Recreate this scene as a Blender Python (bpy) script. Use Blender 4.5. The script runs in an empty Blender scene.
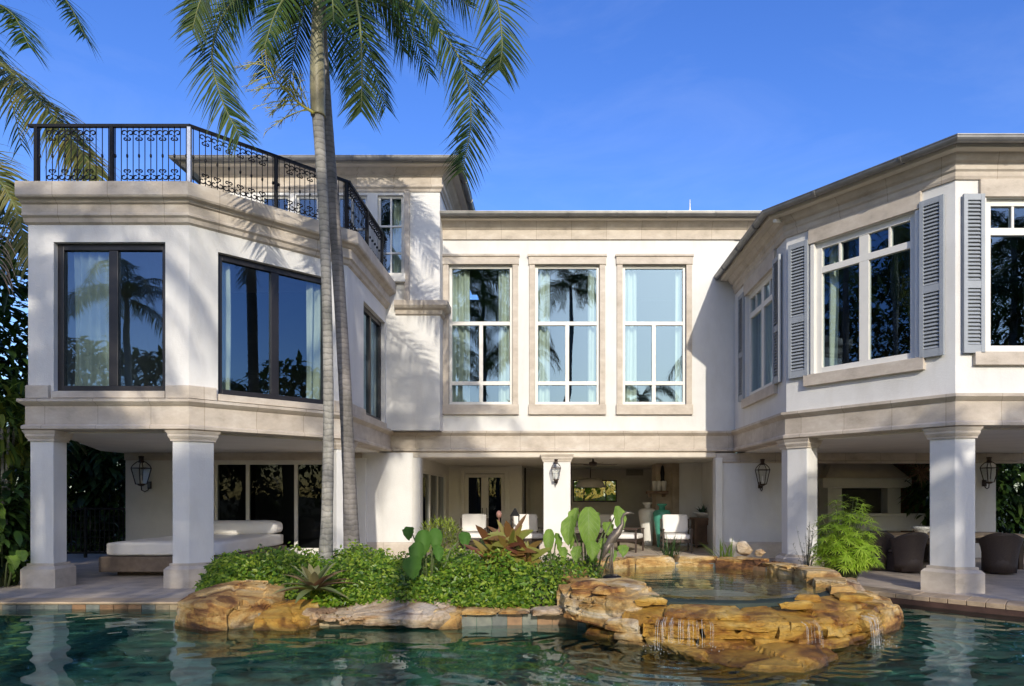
import bpy, bmesh, math, random
from mathutils import Vector, Matrix, noise
R = math.radians
PI = math.pi
V = Vector
sc = bpy.context.scene
col = sc.collection

# ------------------------------------------------------------------ camera, sky, sun, exposure
F_PX, CX, CY, EYE = 703.0, 552.0, 496.0, 1.62
cam_d = bpy.data.cameras.new('camera')
cam = bpy.data.objects.new('camera', cam_d)
col.objects.link(cam)
cam.location = (0, 0, EYE)
cam.rotation_euler = (R(90), 0, 0)
cam_d.sensor_width = 36.0
cam_d.lens = F_PX * 36.0 / 1024.0
cam_d.shift_x = -(CX - 512.0) / 1024.0
cam_d.shift_y = (CY - 343.0) / 1024.0
cam_d.clip_start = 0.05
cam_d.clip_end = 3000
sc.camera = cam

SUN_EL = 23.5
world = bpy.data.worlds.new('World')
sc.world = world
world.use_nodes = True
wn, wl = world.node_tree.nodes, world.node_tree.links
bg = wn['Background']
sky = wn.new('ShaderNodeTexSky')
sky.sky_type = 'NISHITA'
sky.sun_disc = False
sky.sun_elevation = R(SUN_EL)
sky.sun_rotation = R(170)
sky.altitude = 0
sky.air_density = 1.0
sky.dust_density = 1.1
sky.ozone_density = 3.0
hs = wn.new('ShaderNodeHueSaturation')
hs.inputs['Saturation'].default_value = 1.27
hs.inputs['Hue'].default_value = 0.520
wl.new(sky.outputs[0], hs.inputs['Color'])
# a few thin high wisps of cloud
wtc = wn.new('ShaderNodeTexCoord'); wmp = wn.new('ShaderNodeMapping'); wmp.inputs['Scale'].default_value = (1.6,1.6,5.0); wmp.inputs['Rotation'].default_value = (0.3,0.5,0.4)
wnz = wn.new('ShaderNodeTexNoise'); wnz.inputs['Scale'].default_value = 2.1; wnz.inputs['Detail'].default_value = 9; wnz.inputs['Roughness'].default_value = 0.62; wnz.inputs['Distortion'].default_value = 0.5
wrp = wn.new('ShaderNodeValToRGB'); wrp.color_ramp.elements[0].position = 0.50; wrp.color_ramp.elements[1].position = 0.85
wrp.color_ramp.elements[1].color = (0.05,0.05,0.05,1)
wmx = wn.new('ShaderNodeMix'); wmx.data_type = 'RGBA'; wmx.inputs[7].default_value = (6.0,6.3,6.8,1)
wl.new(wtc.outputs['Generated'], wmp.inputs['Vector']); wl.new(wmp.outputs[0], wnz.inputs['Vector']); wl.new(wnz.outputs['Fac'], wrp.inputs['Fac'])
wl.new(wrp.outputs[0], wmx.inputs['Factor']); wl.new(hs.outputs[0], wmx.inputs[6])
wl.new(wmx.outputs[2], bg.inputs['Color'])
bg.inputs['Strength'].default_value = 0.135

sun_d = bpy.data.lights.new('sun', 'SUN')
sun_d.energy = 2.0
sun_d.angle = R(0.53)
sun_d.color = (1.0, 0.92, 0.79)
sun = bpy.data.objects.new('sun', sun_d)
col.objects.link(sun)
SUN_H = V((-0.171, 0.985, 0))
sun_dir = V((-0.171, 0.985, -math.tan(R(SUN_EL))))
sun.rotation_euler = sun_dir.to_track_quat('-Z', 'Y').to_euler()
sun.location = (6, -30, 25)

sc.view_settings.view_transform = 'Standard'
sc.view_settings.look = 'None'
sc.view_settings.gamma = 1.0
sc.view_settings.use_curve_mapping = False
sc.view_settings.exposure = 0.95
sc.render.engine = 'CYCLES'
sc.cycles.max_bounces = 10
sc.cycles.diffuse_bounces = 6
sc.cycles.transparent_max_bounces = 24
sc.cycles.use_denoising = True
sc.cycles.caustics_reflective = False
sc.cycles.caustics_refractive = True
sun_d.cycles.is_caustics_light = True

# ------------------------------------------------------------------ helpers
def at(px, py, Y):
    """a point at distance Y from the camera plane, read off the photograph"""
    return V(((px - CX) * Y / F_PX, Y, EYE + (CY - py) * Y / F_PX))

def xat(px, Y): return (px - CX) * Y / F_PX
def zat(py, Y): return EYE + (CY - py) * Y / F_PX

class MB:
    def __init__(s):
        s.v, s.f, s.uv, s.sm = [], [], {}, []
    def face(s, pts, smooth=False, uv=None):
        b = len(s.v)
        s.v.extend([tuple(p) for p in pts])
        s.f.append(tuple(range(b, b + len(pts))))
        s.sm.append(smooth)
        if uv: s.uv[len(s.f) - 1] = uv
    def add(s, verts, faces, smooth=False):
        b = len(s.v)
        s.v.extend([tuple(p) for p in verts])
        for f in faces:
            s.f.append(tuple(b + i for i in f)); s.sm.append(smooth)
    def box(s, x0, x1, y0, y1, z0, z1):
        s.add([(x0,y0,z0),(x1,y0,z0),(x1,y1,z0),(x0,y1,z0),(x0,y0,z1),(x1,y0,z1),(x1,y1,z1),(x0,y1,z1)],
              [(0,3,2,1),(4,5,6,7),(0,1,5,4),(1,2,6,5),(2,3,7,6),(3,0,4,7)])
    def obox(s, o, ux, uy, uz, a, b, c):
        """box in a frame: origin o, axes, ranges a,b,c"""
        P = [o + ux*x + uy*y + uz*z for z in c for (x, y) in ((a[0],b[0]),(a[1],b[0]),(a[1],b[1]),(a[0],b[1]))]
        s.add(P, [(0,3,2,1),(4,5,6,7),(0,1,5,4),(1,2,6,5),(2,3,7,6),(3,0,4,7)])
    def prism(s, poly, z0, z1):
        n = len(poly)
        a = sum(poly[i][0]*poly[(i+1)%n][1] - poly[(i+1)%n][0]*poly[i][1] for i in range(n))
        if a < 0: poly = poly[::-1]
        vs = [(p[0],p[1],z0) for p in poly] + [(p[0],p[1],z1) for p in poly]
        fs = [tuple(range(n-1,-1,-1)), tuple(range(n,2*n))] + [(i,(i+1)%n,n+(i+1)%n,n+i) for i in range(n)]
        s.add(vs, fs)
    def frust(s, p0, z0, p1, z1):
        n = len(p0)
        vs = [(p[0],p[1],z0) for p in p0] + [(p[0],p[1],z1) for p in p1]
        fs = [tuple(range(n-1,-1,-1)), tuple(range(n,2*n))] + [(i,(i+1)%n,n+(i+1)%n,n+i) for i in range(n)]
        s.add(vs, fs)
    def tube(s, pts, rad, n=8, caps=True, smooth=True):
        pts = [V(p) for p in pts]
        m = len(pts)
        if not hasattr(rad, '__len__'): rad = [rad]*m
        b = len(s.v)
        ref = None
        for i, p in enumerate(pts):
            t = (pts[min(i+1,m-1)] - pts[max(i-1,0)])
            if t.length < 1e-9: t = V((0,0,1))
            t.normalize()
            if ref is None:
                ref = t.orthogonal().normalized()
            ref = (ref - t*ref.dot(t))
            if ref.length < 1e-6: ref = t.orthogonal()
            ref.normalize()
            bi = t.cross(ref)
            for k in range(n):
                a = 2*PI*k/n
                s.v.append(tuple(p + (ref*math.cos(a) + bi*math.sin(a))*rad[i]))
        for i in range(m-1):
            for k in range(n):
                s.f.append((b+i*n+k, b+i*n+(k+1)%n, b+(i+1)*n+(k+1)%n, b+(i+1)*n+k)); s.sm.append(smooth)
        if caps:
            s.f.append(tuple(b+k for k in range(n-1,-1,-1))); s.sm.append(False)
            s.f.append(tuple(b+(m-1)*n+k for k in range(n))); s.sm.append(False)
    def lathe(s, prof, c=(0,0,0), n=20, smooth=True):
        b = len(s.v); m = len(prof)
        for r, z in prof:
            for k in range(n):
                a = 2*PI*k/n
                s.v.append((c[0]+r*math.cos(a), c[1]+r*math.sin(a), c[2]+z))
        for i in range(m-1):
            for k in range(n):
                s.f.append((b+i*n+k, b+i*n+(k+1)%n, b+(i+1)*n+(k+1)%n, b+(i+1)*n+k)); s.sm.append(smooth)
        s.f.append(tuple(b+k for k in range(n-1,-1,-1))); s.sm.append(False)
        s.f.append(tuple(b+(m-1)*n+k for k in range(n))); s.sm.append(False)
    def sphere(s, c, r, n=10, m=7):
        if not hasattr(r,'__len__'): r=(r,r,r)
        b=len(s.v)
        for i in range(m+1):
            th=PI*i/m
            for k in range(n):
                a=2*PI*k/n
                s.v.append((c[0]+r[0]*math.sin(th)*math.cos(a),c[1]+r[1]*math.sin(th)*math.sin(a),c[2]-r[2]*math.cos(th)))
        for i in range(m):
            for k in range(n):
                s.f.append((b+i*n+k,b+i*n+(k+1)%n,b+(i+1)*n+(k+1)%n,b+(i+1)*n+k)); s.sm.append(True)
    def sweep(s, path, prof, closed=True, caps=True):
        """sweep a profile [(outward offset, z)] along a plan polyline; outward is to the right of travel"""
        path = [V((p[0],p[1])) for p in path]
        m = len(path); k = len(prof)
        dirs = [(path[i+1]-path[i]).normalized() for i in range(m-1)]
        nor = [V((d.y,-d.x)) for d in dirs]
        dist = [0]
        for i in range(m-1): dist.append(dist[-1] + (path[i+1]-path[i]).length)
        rows = []
        for i in range(m):
            if i == 0: mv = nor[0]
            elif i == m-1: mv = nor[-1]
            else:
                mv = nor[i-1] + nor[i]
                mv = mv / (1 + nor[i-1].dot(nor[i]))
            rows.append([V((path[i].x + mv.x*o, path[i].y + mv.y*o, z)) for o, z in prof])
        rng = range(k) if closed else range(k-1)
        acc = [0]
        for j in range(k): 
            a_, b_ = prof[j], prof[(j+1)%k]
            acc.append(acc[-1] + math.hypot(b_[0]-a_[0], b_[1]-a_[1]))
        for i in range(m-1):
            for j in rng:
                j2 = (j+1) % k
                s.face([rows[i][j], rows[i+1][j], rows[i+1][j2], rows[i][j2]],
                       uv=[(dist[i],acc[j]),(dist[i+1],acc[j]),(dist[i+1],acc[j+1]),(dist[i],acc[j+1])])
        if caps and closed:
            s.face(rows[0]); s.face(rows[-1][::-1])
    def build(s, name, mat, parent=None, smooth_angle=None, bevel=0, weld=False):
        me = bpy.data.meshes.new(name)
        me.from_pydata(s.v, [], s.f)
        if s.uv:
            ul = me.uv_layers.new(name='UVMap')
            for fi, uv in s.uv.items():
                p = me.polygons[fi]
                for li, q in zip(p.loop_indices, uv): ul.data[li].uv = q
        me.polygons.foreach_set('use_smooth', s.sm)
        if weld:
            bm = bmesh.new(); bm.from_mesh(me)
            bmesh.ops.remove_doubles(bm, verts=bm.verts, dist=1e-4)
            bmesh.ops.recalc_face_normals(bm, faces=bm.faces)
            bm.to_mesh(me); bm.free()
        if mat: me.materials.append(mat)
        o = bpy.data.objects.new(name, me)
        col.objects.link(o)
        if smooth_angle:
            me.polygons.foreach_set('use_smooth', [True]*len(me.polygons))
            me.set_sharp_from_angle(angle=R(smooth_angle))
        if bevel:
            md = o.modifiers.new('bevel', 'BEVEL')
            md.width = bevel; md.segments = 2; md.limit_method = 'ANGLE'; md.angle_limit = R(35)
        if parent: setpar(o, parent)
        return o

WLOC = {}
def setpar(o, parent):
    o.parent = parent
    l = WLOC.get(parent.name)
    if l is not None and l.length: o.matrix_parent_inverse = Matrix.Translation(-l)

def tag(o, label=None, cat=None, group=None, kind=None):
    if label: o['label'] = label
    if cat: o['category'] = cat
    if group: o['group'] = group
    if kind: o['kind'] = kind
    return o

def thing(name, label, cat, loc=(0,0,0), group=None, local=False):
    """Empty at the thing's base; children meshes are given in world coordinates unless local"""
    o = bpy.data.objects.new(name, None)
    col.objects.link(o)
    o.empty_display_size = 0.1
    o.location = loc
    if not local: WLOC[o.name] = V(loc)
    return tag(o, label, cat, group)

def kids(o): return [c for c in bpy.data.objects if c.parent == o]
def copy_tree(o, loc=None, rz=None, label=None, group=None, parent=None, scale=None):
    c = o.copy(); col.objects.link(c)
    if parent: c.parent = parent
    for ch in kids(o): copy_tree(ch, parent=c)
    if loc is not None: c.location = loc
    if rz is not None: c.rotation_euler = (0,0,rz)
    if scale: c.scale = (scale,)*3
    if label: c['label'] = label
    if group: c['group'] = group
    return c

# ------------------------------------------------------------------ materials
def new_mat(name):
    m = bpy.data.materials.new(name)
    m.use_nodes = True
    nt = m.node_tree
    return m, nt, nt.nodes, nt.links, nt.nodes['Principled BSDF']

def sset(b, key, val):
    if key in b.inputs: b.inputs[key].default_value = val

def ramp(n, stops):
    r = n.new('ShaderNodeValToRGB')
    e = r.color_ramp.elements
    while len(e) < len(stops): e.new(0.5)
    for k, (p, c) in enumerate(stops):
        e[k].position = p; e[k].color = (c[0],c[1],c[2],1)
    return r

def M(name, c, rough=0.6, var=0.12, scale=3.0, bump=0.1, bscale=60.0, metal=0.0, spec=0.4, dist=0.01, stain=0, stainc=None):
    m, nt, n, l, b = new_mat(name)
    tc = n.new('ShaderNodeTexCoord')
    nz = n.new('ShaderNodeTexNoise'); nz.inputs['Scale'].default_value = scale
    nz.inputs['Detail'].default_value = 6; nz.inputs['Roughness'].default_value = 0.62
    l.new(tc.outputs['Object'], nz.inputs['Vector'])
    lo = [x*(1-var) for x in c]; hi = [min(1,x*(1+var)) for x in c]
    r = ramp(n, [(0.3, lo), (0.7, hi)])
    l.new(nz.outputs['Fac'], r.inputs['Fac'])
    out = r.outputs['Color']
    if stain:
        mp = n.new('ShaderNodeMapping'); mp.inputs['Scale'].default_value = (1.3,1.3,0.35)
        l.new(tc.outputs['Object'], mp.inputs['Vector'])
        n2 = n.new('ShaderNodeTexNoise'); n2.inputs['Scale'].default_value = 2.2; n2.inputs['Detail'].default_value = 8
        n2.inputs['Roughness'].default_value = 0.7
        l.new(mp.outputs[0], n2.inputs['Vector'])
        r2 = ramp(n, [(0.48, (0,0,0)), (0.75, (stain,stain,stain))])
        l.new(n2.outputs['Fac'], r2.inputs['Fac'])
        mx = n.new('ShaderNodeMix'); mx.data_type = 'RGBA'
        l.new(r2.outputs['Color'], mx.inputs['Factor'])
        l.new(out, mx.inputs[6]); mx.inputs[7].default_value = (*(stainc or [x*0.6 for x in c]), 1)
        out = mx.outputs[2]
    l.new(out, b.inputs['Base Color'])
    b.inputs['Roughness'].default_value = rough
    b.inputs['Metallic'].default_value = metal
    sset(b, 'Specular IOR Level', spec)
    if bump:
        nb = n.new('ShaderNodeTexNoise'); nb.inputs['Scale'].default_value = bscale; nb.inputs['Detail'].default_value = 4
        l.new(tc.outputs['Object'], nb.inputs['Vector'])
        bp = n.new('ShaderNodeBump'); bp.inputs['Strength'].default_value = bump; bp.inputs['Distance'].default_value = dist
        l.new(nb.outputs['Fac'], bp.inputs['Height']); l.new(bp.outputs[0], b.inputs['Normal'])
    return m

def leaf_mat(name, c1, c2, c3=None, trans=0.3, rough=0.45, spec=0.4):
    """diffuse + translucent leaf, each leaf its own shade"""
    m, nt, n, l, b = new_mat(name)
    g = n.new('ShaderNodeNewGeometry')
    st = [(0.0, c1), (1.0, c2)] if c3 is None else [(0.0, c1), (0.5, c2), (1.0, c3)]
    r = ramp(n, st)
    l.new(g.outputs['Random Per Island'], r.inputs['Fac'])
    l.new(r.outputs[0], b.inputs['Base Color'])
    b.inputs['Roughness'].default_value = rough
    sset(b, 'Specular IOR Level', spec)
    t = n.new('ShaderNodeBsdfTranslucent')
    hsv = n.new('ShaderNodeHueSaturation'); hsv.inputs['Value'].default_value = 1.6; hsv.inputs['Hue'].default_value = 0.485
    l.new(r.outputs[0], hsv.inputs['Color']); l.new(hsv.outputs[0], t.inputs['Color'])
    mx = n.new('ShaderNodeMixShader'); mx.inputs[0].default_value = trans
    l.new(b.outputs[0], mx.inputs[1]); l.new(t.outputs[0], mx.inputs[2])
    l.new(mx.outputs[0], n['Material Output'].inputs['Surface'])
    return m

def limestone():
    m, nt, n, l, b = new_mat('limestone')
    tc = n.new('ShaderNodeTexCoord')
    mp = n.new('ShaderNodeMapping'); mp.inputs['Scale'].default_value = (0.9,0.9,1.5)
    l.new(tc.outputs['Object'], mp.inputs['Vector'])
    nz = n.new('ShaderNodeTexNoise'); nz.inputs['Scale'].default_value = 2.4; nz.inputs['Detail'].default_value = 9; nz.inputs['Roughness'].default_value = 0.68
    l.new(mp.outputs[0], nz.inputs['Vector'])
    r = ramp(n, [(0.32,(0.40,0.345,0.28)),(0.42,(0.48,0.42,0.345)),(0.52,(0.53,0.465,0.385)),(0.66,(0.60,0.545,0.465))])
    l.new(nz.outputs['Fac'], r.inputs['Fac'])
    # block joints along the run of the moulding
    br = n.new('ShaderNodeTexBrick'); br.offset = 0
    br.inputs['Color1'].default_value = (1,1,1,1); br.inputs['Color2'].default_value = (0.90,0.885,0.87,1)
    br.inputs['Mortar'].default_value = (0.66,0.62,0.58,1)
    br.inputs['Scale'].default_value = 1.0; br.inputs['Mortar Size'].default_value = 0.006
    br.inputs['Brick Width'].default_value = 0.92; br.inputs['Row Height'].default_value = 50.0
    uvm = n.new('ShaderNodeMapping'); uvm.inputs['Location'].default_value = (0.3,3.0,0)
    l.new(tc.outputs['UV'], uvm.inputs['Vector']); l.new(uvm.outputs[0], br.inputs['Vector'])
    mx = n.new('ShaderNodeMix'); mx.data_type = 'RGBA'; mx.blend_type = 'MULTIPLY'; mx.inputs['Factor'].default_value = 1
    l.new(r.outputs[0], mx.inputs[6]); l.new(br.outputs['Color'], mx.inputs[7])
    l.new(mx.outputs[2], b.inputs['Base Color'])
    b.inputs['Roughness'].default_value = 0.75
    nb = n.new('ShaderNodeTexNoise'); nb.inputs['Scale'].default_value = 45; nb.inputs['Detail'].default_value = 5
    l.new(tc.outputs['Object'], nb.inputs['Vector'])
    bp = n.new('ShaderNodeBump'); bp.inputs['Strength'].default_value = 0.25; bp.inputs['Distance'].default_value = 0.01
    l.new(nb.outputs['Fac'], bp.inputs['Height']); l.new(bp.outputs[0], b.inputs['Normal'])
    return m

def schlick(n, l, f0, normal=None):
    lw = n.new('ShaderNodeLayerWeight'); lw.inputs['Blend'].default_value = 0.5
    if normal: l.new(normal, lw.inputs['Normal'])
    pw = n.new('ShaderNodeMath'); pw.operation = 'POWER'; pw.inputs[1].default_value = 5.0; l.new(lw.outputs['Facing'], pw.inputs[0])
    ma = n.new('ShaderNodeMath'); ma.operation = 'MULTIPLY_ADD'; ma.inputs[1].default_value = 1-f0; ma.inputs[2].default_value = f0
    l.new(pw.outputs[0], ma.inputs[0])
    return ma.outputs[0]

def glass(name, tint=(0.78,0.86,0.83), f0=0.18, refl=(0.42,0.61,0.83)):
    m, nt, n, l, b = new_mat(name)
    n.remove(b)
    gl = n.new('ShaderNodeBsdfGlossy'); gl.inputs['Roughness'].default_value = 0.0; gl.inputs['Color'].default_value = (*refl,1)
    tr = n.new('ShaderNodeBsdfTransparent'); tr.inputs['Color'].default_value = (*tint,1)
    tc = n.new('ShaderNodeTexCoord')
    nz = n.new('ShaderNodeTexNoise'); nz.inputs['Scale'].default_value = 0.9; nz.inputs['Detail'].default_value = 1
    l.new(tc.outputs['Object'], nz.inputs['Vector'])
    bp = n.new('ShaderNodeBump'); bp.inputs['Strength'].default_value = 0.06; bp.inputs['Distance'].default_value = 0.05
    l.new(nz.outputs['Fac'], bp.inputs['Height']); l.new(bp.outputs[0], gl.inputs['Normal'])
    mx = n.new('ShaderNodeMixShader')
    l.new(schlick(n, l, f0), mx.inputs[0]); l.new(tr.outputs[0], mx.inputs[1]); l.new(gl.outputs[0], mx.inputs[2])
    l.new(mx.outputs[0], n['Material Output'].inputs['Surface'])
    return m

def water(name, tint, scale, strength, rings=None):
    m, nt, n, l, b = new_mat(name)
    n.remove(b)
    tc = n.new('ShaderNodeTexCoord')
    mp = n.new('ShaderNodeMapping'); mp.inputs['Scale'].default_value = (1.0, 1.5, 1)
    l.new(tc.outputs['Object'], mp.inputs['Vector'])
    nz = n.new('ShaderNodeTexNoise'); nz.inputs['Scale'].default_value = scale; nz.inputs['Detail'].default_value = 2.5; nz.inputs['Distortion'].default_value = 0.6
    l.new(mp.outputs[0], nz.inputs['Vector'])
    h = nz.outputs['Fac']
    if rings:
        for (cx, cy, amp, fall) in rings:
            sb = n.new('ShaderNodeVectorMath'); sb.operation = 'SUBTRACT'; sb.inputs[1].default_value = (cx,cy,-0.1)
            l.new(tc.outputs['Object'], sb.inputs[0])
            ln = n.new('ShaderNodeVectorMath'); ln.operation = 'LENGTH'; l.new(sb.outputs[0], ln.inputs[0])
            nd = n.new('ShaderNodeMath'); nd.operation = 'MULTIPLY_ADD'; nd.inputs[1].default_value = 0.45
            l.new(nz.outputs['Fac'], nd.inputs[0]); l.new(ln.outputs['Value'], nd.inputs[2])
            ml = n.new('ShaderNodeMath'); ml.operation = 'MULTIPLY'; ml.inputs[1].default_value = 34.0; l.new(nd.outputs[0], ml.inputs[0])
            sn = n.new('ShaderNodeMath'); sn.operation = 'SINE'; l.new(ml.outputs[0], sn.inputs[0])
            fa = n.new('ShaderNodeMapRange'); fa.inputs['From Min'].default_value = 0.0; fa.inputs['From Max'].default_value = fall
            fa.inputs['To Min'].default_value = amp; fa.inputs['To Max'].default_value = 0; l.new(ln.outputs['Value'], fa.inputs['Value'])
            mm = n.new('ShaderNodeMath'); mm.operation = 'MULTIPLY_ADD'
            l.new(sn.outputs[0], mm.inputs[0]); l.new(fa.outputs[0], mm.inputs[1]); l.new(h, mm.inputs[2])
            h = mm.outputs[0]
    bp = n.new('ShaderNodeBump'); bp.inputs['Strength'].default_value = strength; bp.inputs['Distance'].default_value = 0.05
    l.new(h, bp.inputs['Height'])
    fr = schlick(n, l, 0.02, bp.outputs[0])
    gl = n.new('ShaderNodeBsdfGlossy'); gl.inputs['Roughness'].default_value = 0.015; l.new(bp.outputs[0], gl.inputs['Normal'])
    tr = n.new('ShaderNodeBsdfTransparent'); tr.inputs['Color'].default_value = (*tint,1)
    mx = n.new('ShaderNodeMixShader')
    l.new(fr, mx.inputs[0]); l.new(tr.outputs[0], mx.inputs[1]); l.new(gl.outputs[0], mx.inputs[2])
    l.new(mx.outputs[0], n['Material Output'].inputs['Surface'])
    return m

def rock_mat(name, stops, rough=0.55, sc_=1.6, tide=0.42):
    m, nt, n, l, b = new_mat(name)
    tc = n.new('ShaderNodeTexCoord')
    mp = n.new('ShaderNodeMapping'); mp.inputs['Scale'].default_value = (0.8,0.8,2.6); mp.inputs['Rotation'].default_value = (0.12,0.1,0)
    l.new(tc.outputs['Object'], mp.inputs['Vector'])
    nz = n.new('ShaderNodeTexNoise'); nz.inputs['Scale'].default_value = sc_; nz.inputs['Detail'].default_value = 10
    nz.inputs['Roughness'].default_value = 0.66; nz.inputs['Distortion'].default_value = 0.9
    l.new(mp.outputs[0], nz.inputs['Vector'])
    r = ramp(n, stops); l.new(nz.outputs['Fac'], r.inputs['Fac'])
    g = n.new('ShaderNodeNewGeometry')
    ng = n.new('ShaderNodeTexNoise'); ng.inputs['Scale'].default_value = 14; ng.inputs['Detail'].default_value = 10; ng.inputs['Roughness'].default_value = 0.75
    l.new(tc.outputs['Object'], ng.inputs['Vector'])
    rg = ramp(n, [(0.30,(0.42,0.38,0.34)),(0.48,(0.95,0.94,0.92)),(0.70,(1.18,1.16,1.12))]); l.new(ng.outputs['Fac'], rg.inputs['Fac'])
    ns = n.new('ShaderNodeTexNoise'); ns.inputs['Scale'].default_value = 2.1; ns.inputs['Detail'].default_value = 7; ns.inputs['Distortion'].default_value = 1.5
    l.new(tc.outputs['Object'], ns.inputs['Vector'])
    rs = ramp(n, [(0.36,(0.30,0.20,0.14)),(0.44,(0.85,0.8,0.75)),(0.5,(1,1,1))]); l.new(ns.outputs['Fac'], rs.inputs['Fac'])
    m1 = n.new('ShaderNodeMix'); m1.data_type = 'RGBA'; m1.blend_type = 'MULTIPLY'; m1.inputs['Factor'].default_value = 0.85
    m2 = n.new('ShaderNodeMix'); m2.data_type = 'RGBA'; m2.blend_type = 'MULTIPLY'; m2.inputs['Factor'].default_value = 0.8
    l.new(r.outputs[0], m1.inputs[6]); l.new(rg.outputs[0], m1.inputs[7]); l.new(m1.outputs[2], m2.inputs[6]); l.new(rs.outputs[0], m2.inputs[7])
    # tide mark: wet dark stone just above the water
    sz = n.new('ShaderNodeSeparateXYZ'); l.new(tc.outputs['Object'], sz.inputs[0])
    zn = n.new('ShaderNodeMath'); zn.operation = 'MULTIPLY_ADD'; zn.inputs[1].default_value = 0.10; l.new(ng.outputs['Fac'], zn.inputs[0]); l.new(sz.outputs['Z'], zn.inputs[2])
    wz = n.new('ShaderNodeMapRange'); wz.inputs['From Min'].default_value = -0.03; wz.inputs['From Max'].default_value = 0.045; wz.inputs['To Min'].default_value = tide; wz.inputs['To Max'].default_value = 1.0
    l.new(zn.outputs[0], wz.inputs['Value'])
    m3 = n.new('ShaderNodeMix'); m3.data_type = 'RGBA'; m3.blend_type = 'MULTIPLY'; m3.inputs['Factor'].default_value = 1
    l.new(m2.outputs[2], m3.inputs[6]); l.new(wz.outputs[0], m3.inputs[7])
    l.new(m3.outputs[2], b.inputs['Base Color'])
    n3 = n.new('ShaderNodeTexNoise'); n3.inputs['Scale'].default_value = 2.3
    l.new(tc.outputs['Object'], n3.inputs['Vector'])
    mr = n.new('ShaderNodeMapRange'); mr.inputs['To Min'].default_value = rough-0.2; mr.inputs['To Max'].default_value = min(1,rough+0.2)
    l.new(n3.outputs['Fac'], mr.inputs['Value']); l.new(mr.outputs[0], b.inputs['Roughness'])
    nb = n.new('ShaderNodeTexNoise'); nb.inputs['Scale'].default_value = 11; nb.inputs['Detail'].default_value = 12; nb.inputs['Roughness'].default_value = 0.78
    l.new(mp.outputs[0], nb.inputs['Vector'])
    bp = n.new('ShaderNodeBump'); bp.inputs['Strength'].default_value = 0.9; bp.inputs['Distance'].default_value = 0.05
    l.new(nb.outputs['Fac'], bp.inputs['Height']); l.new(bp.outputs[0], b.inputs['Normal'])
    return m

def tiles(name, c1, c2, mortar, bw, rh, ms=0.008, rough=0.5, use='UV', var=(0.5,1.0), noise_c=None, rot=(0,0,0)):
    m, nt, n, l, b = new_mat(name)
    tc = n.new('ShaderNodeTexCoord')
    br = n.new('ShaderNodeTexBrick'); br.inputs['Scale'].default_value = 1
    br.inputs['Color1'].default_value = (*c1,1); br.inputs['Color2'].default_value = (*c2,1); br.inputs['Mortar'].default_value = (*mortar,1)
    br.inputs['Brick Width'].default_value = bw; br.inputs['Row Height'].default_value = rh; br.inputs['Mortar Size'].default_value = ms
    mp = n.new('ShaderNodeMapping'); mp.inputs['Rotation'].default_value = rot
    l.new(tc.outputs[use], mp.inputs['Vector']); l.new(mp.outputs[0], br.inputs['Vector'])
    nz = n.new('ShaderNodeTexNoise'); nz.inputs['Scale'].default_value = 2.5; nz.inputs['Detail'].default_value = 8
    l.new(tc.outputs['Object'], nz.inputs['Vector'])
    r = ramp(n, [(0.3,(var[0],)*3),(0.7,(var[1],)*3)]); l.new(nz.outputs['Fac'], r.inputs['Fac'])
    mx = n.new('ShaderNodeMix'); mx.data_type = 'RGBA'; mx.blend_type = 'MULTIPLY'; mx.inputs['Factor'].default_value = 1
    l.new(br.outputs['Color'], mx.inputs[6]); l.new(r.outputs[0], mx.inputs[7])
    l.new(mx.outputs[2], b.inputs['Base Color'])
    b.inputs['Roughness'].default_value = rough
    bp = n.new('ShaderNodeBump'); bp.inputs['Strength'].default_value = 0.4; bp.inputs['Distance'].default_value = 0.01; bp.invert = True
    l.new(br.outputs['Fac'], bp.inputs['Height']); l.new(bp.outputs[0], b.inputs['Normal'])
    return m

def slate_mat():
    """waterline band: every slate its own colour"""
    m, nt, n, l, b = new_mat('slate_tile')
    tc = n.new('ShaderNodeTexCoord')
    g = n.new('ShaderNodeNewGeometry')
    r = ramp(n, [(0,(0.11,0.125,0.125)),(0.22,(0.27,0.22,0.15)),(0.42,(0.26,0.155,0.085)),(0.55,(0.17,0.185,0.165)),(0.72,(0.33,0.27,0.18)),(0.9,(0.11,0.10,0.09))])
    r.color_ramp.interpolation = 'CONSTANT'
    l.new(g.outputs['Random Per Island'], r.inputs['Fac'])
    nz = n.new('ShaderNodeTexNoise'); nz.inputs['Scale'].default_value = 9; nz.inputs['Detail'].default_value = 6
    l.new(tc.outputs['Object'], nz.inputs['Vector'])
    r2 = ramp(n, [(0.3,(0.65,0.65,0.65)),(0.7,(1.2,1.15,1.05))]); l.new(nz.outputs['Fac'], r2.inputs['Fac'])
    mx = n.new('ShaderNodeMix'); mx.data_type = 'RGBA'; mx.blend_type = 'MULTIPLY'; mx.inputs['Factor'].default_value = 1
    l.new(r.outputs[0], mx.inputs[6]); l.new(r2.outputs[0], mx.inputs[7]); l.new(mx.outputs[2], b.inputs['Base Color'])
    b.inputs['Roughness'].default_value = 0.4
    return m

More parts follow.
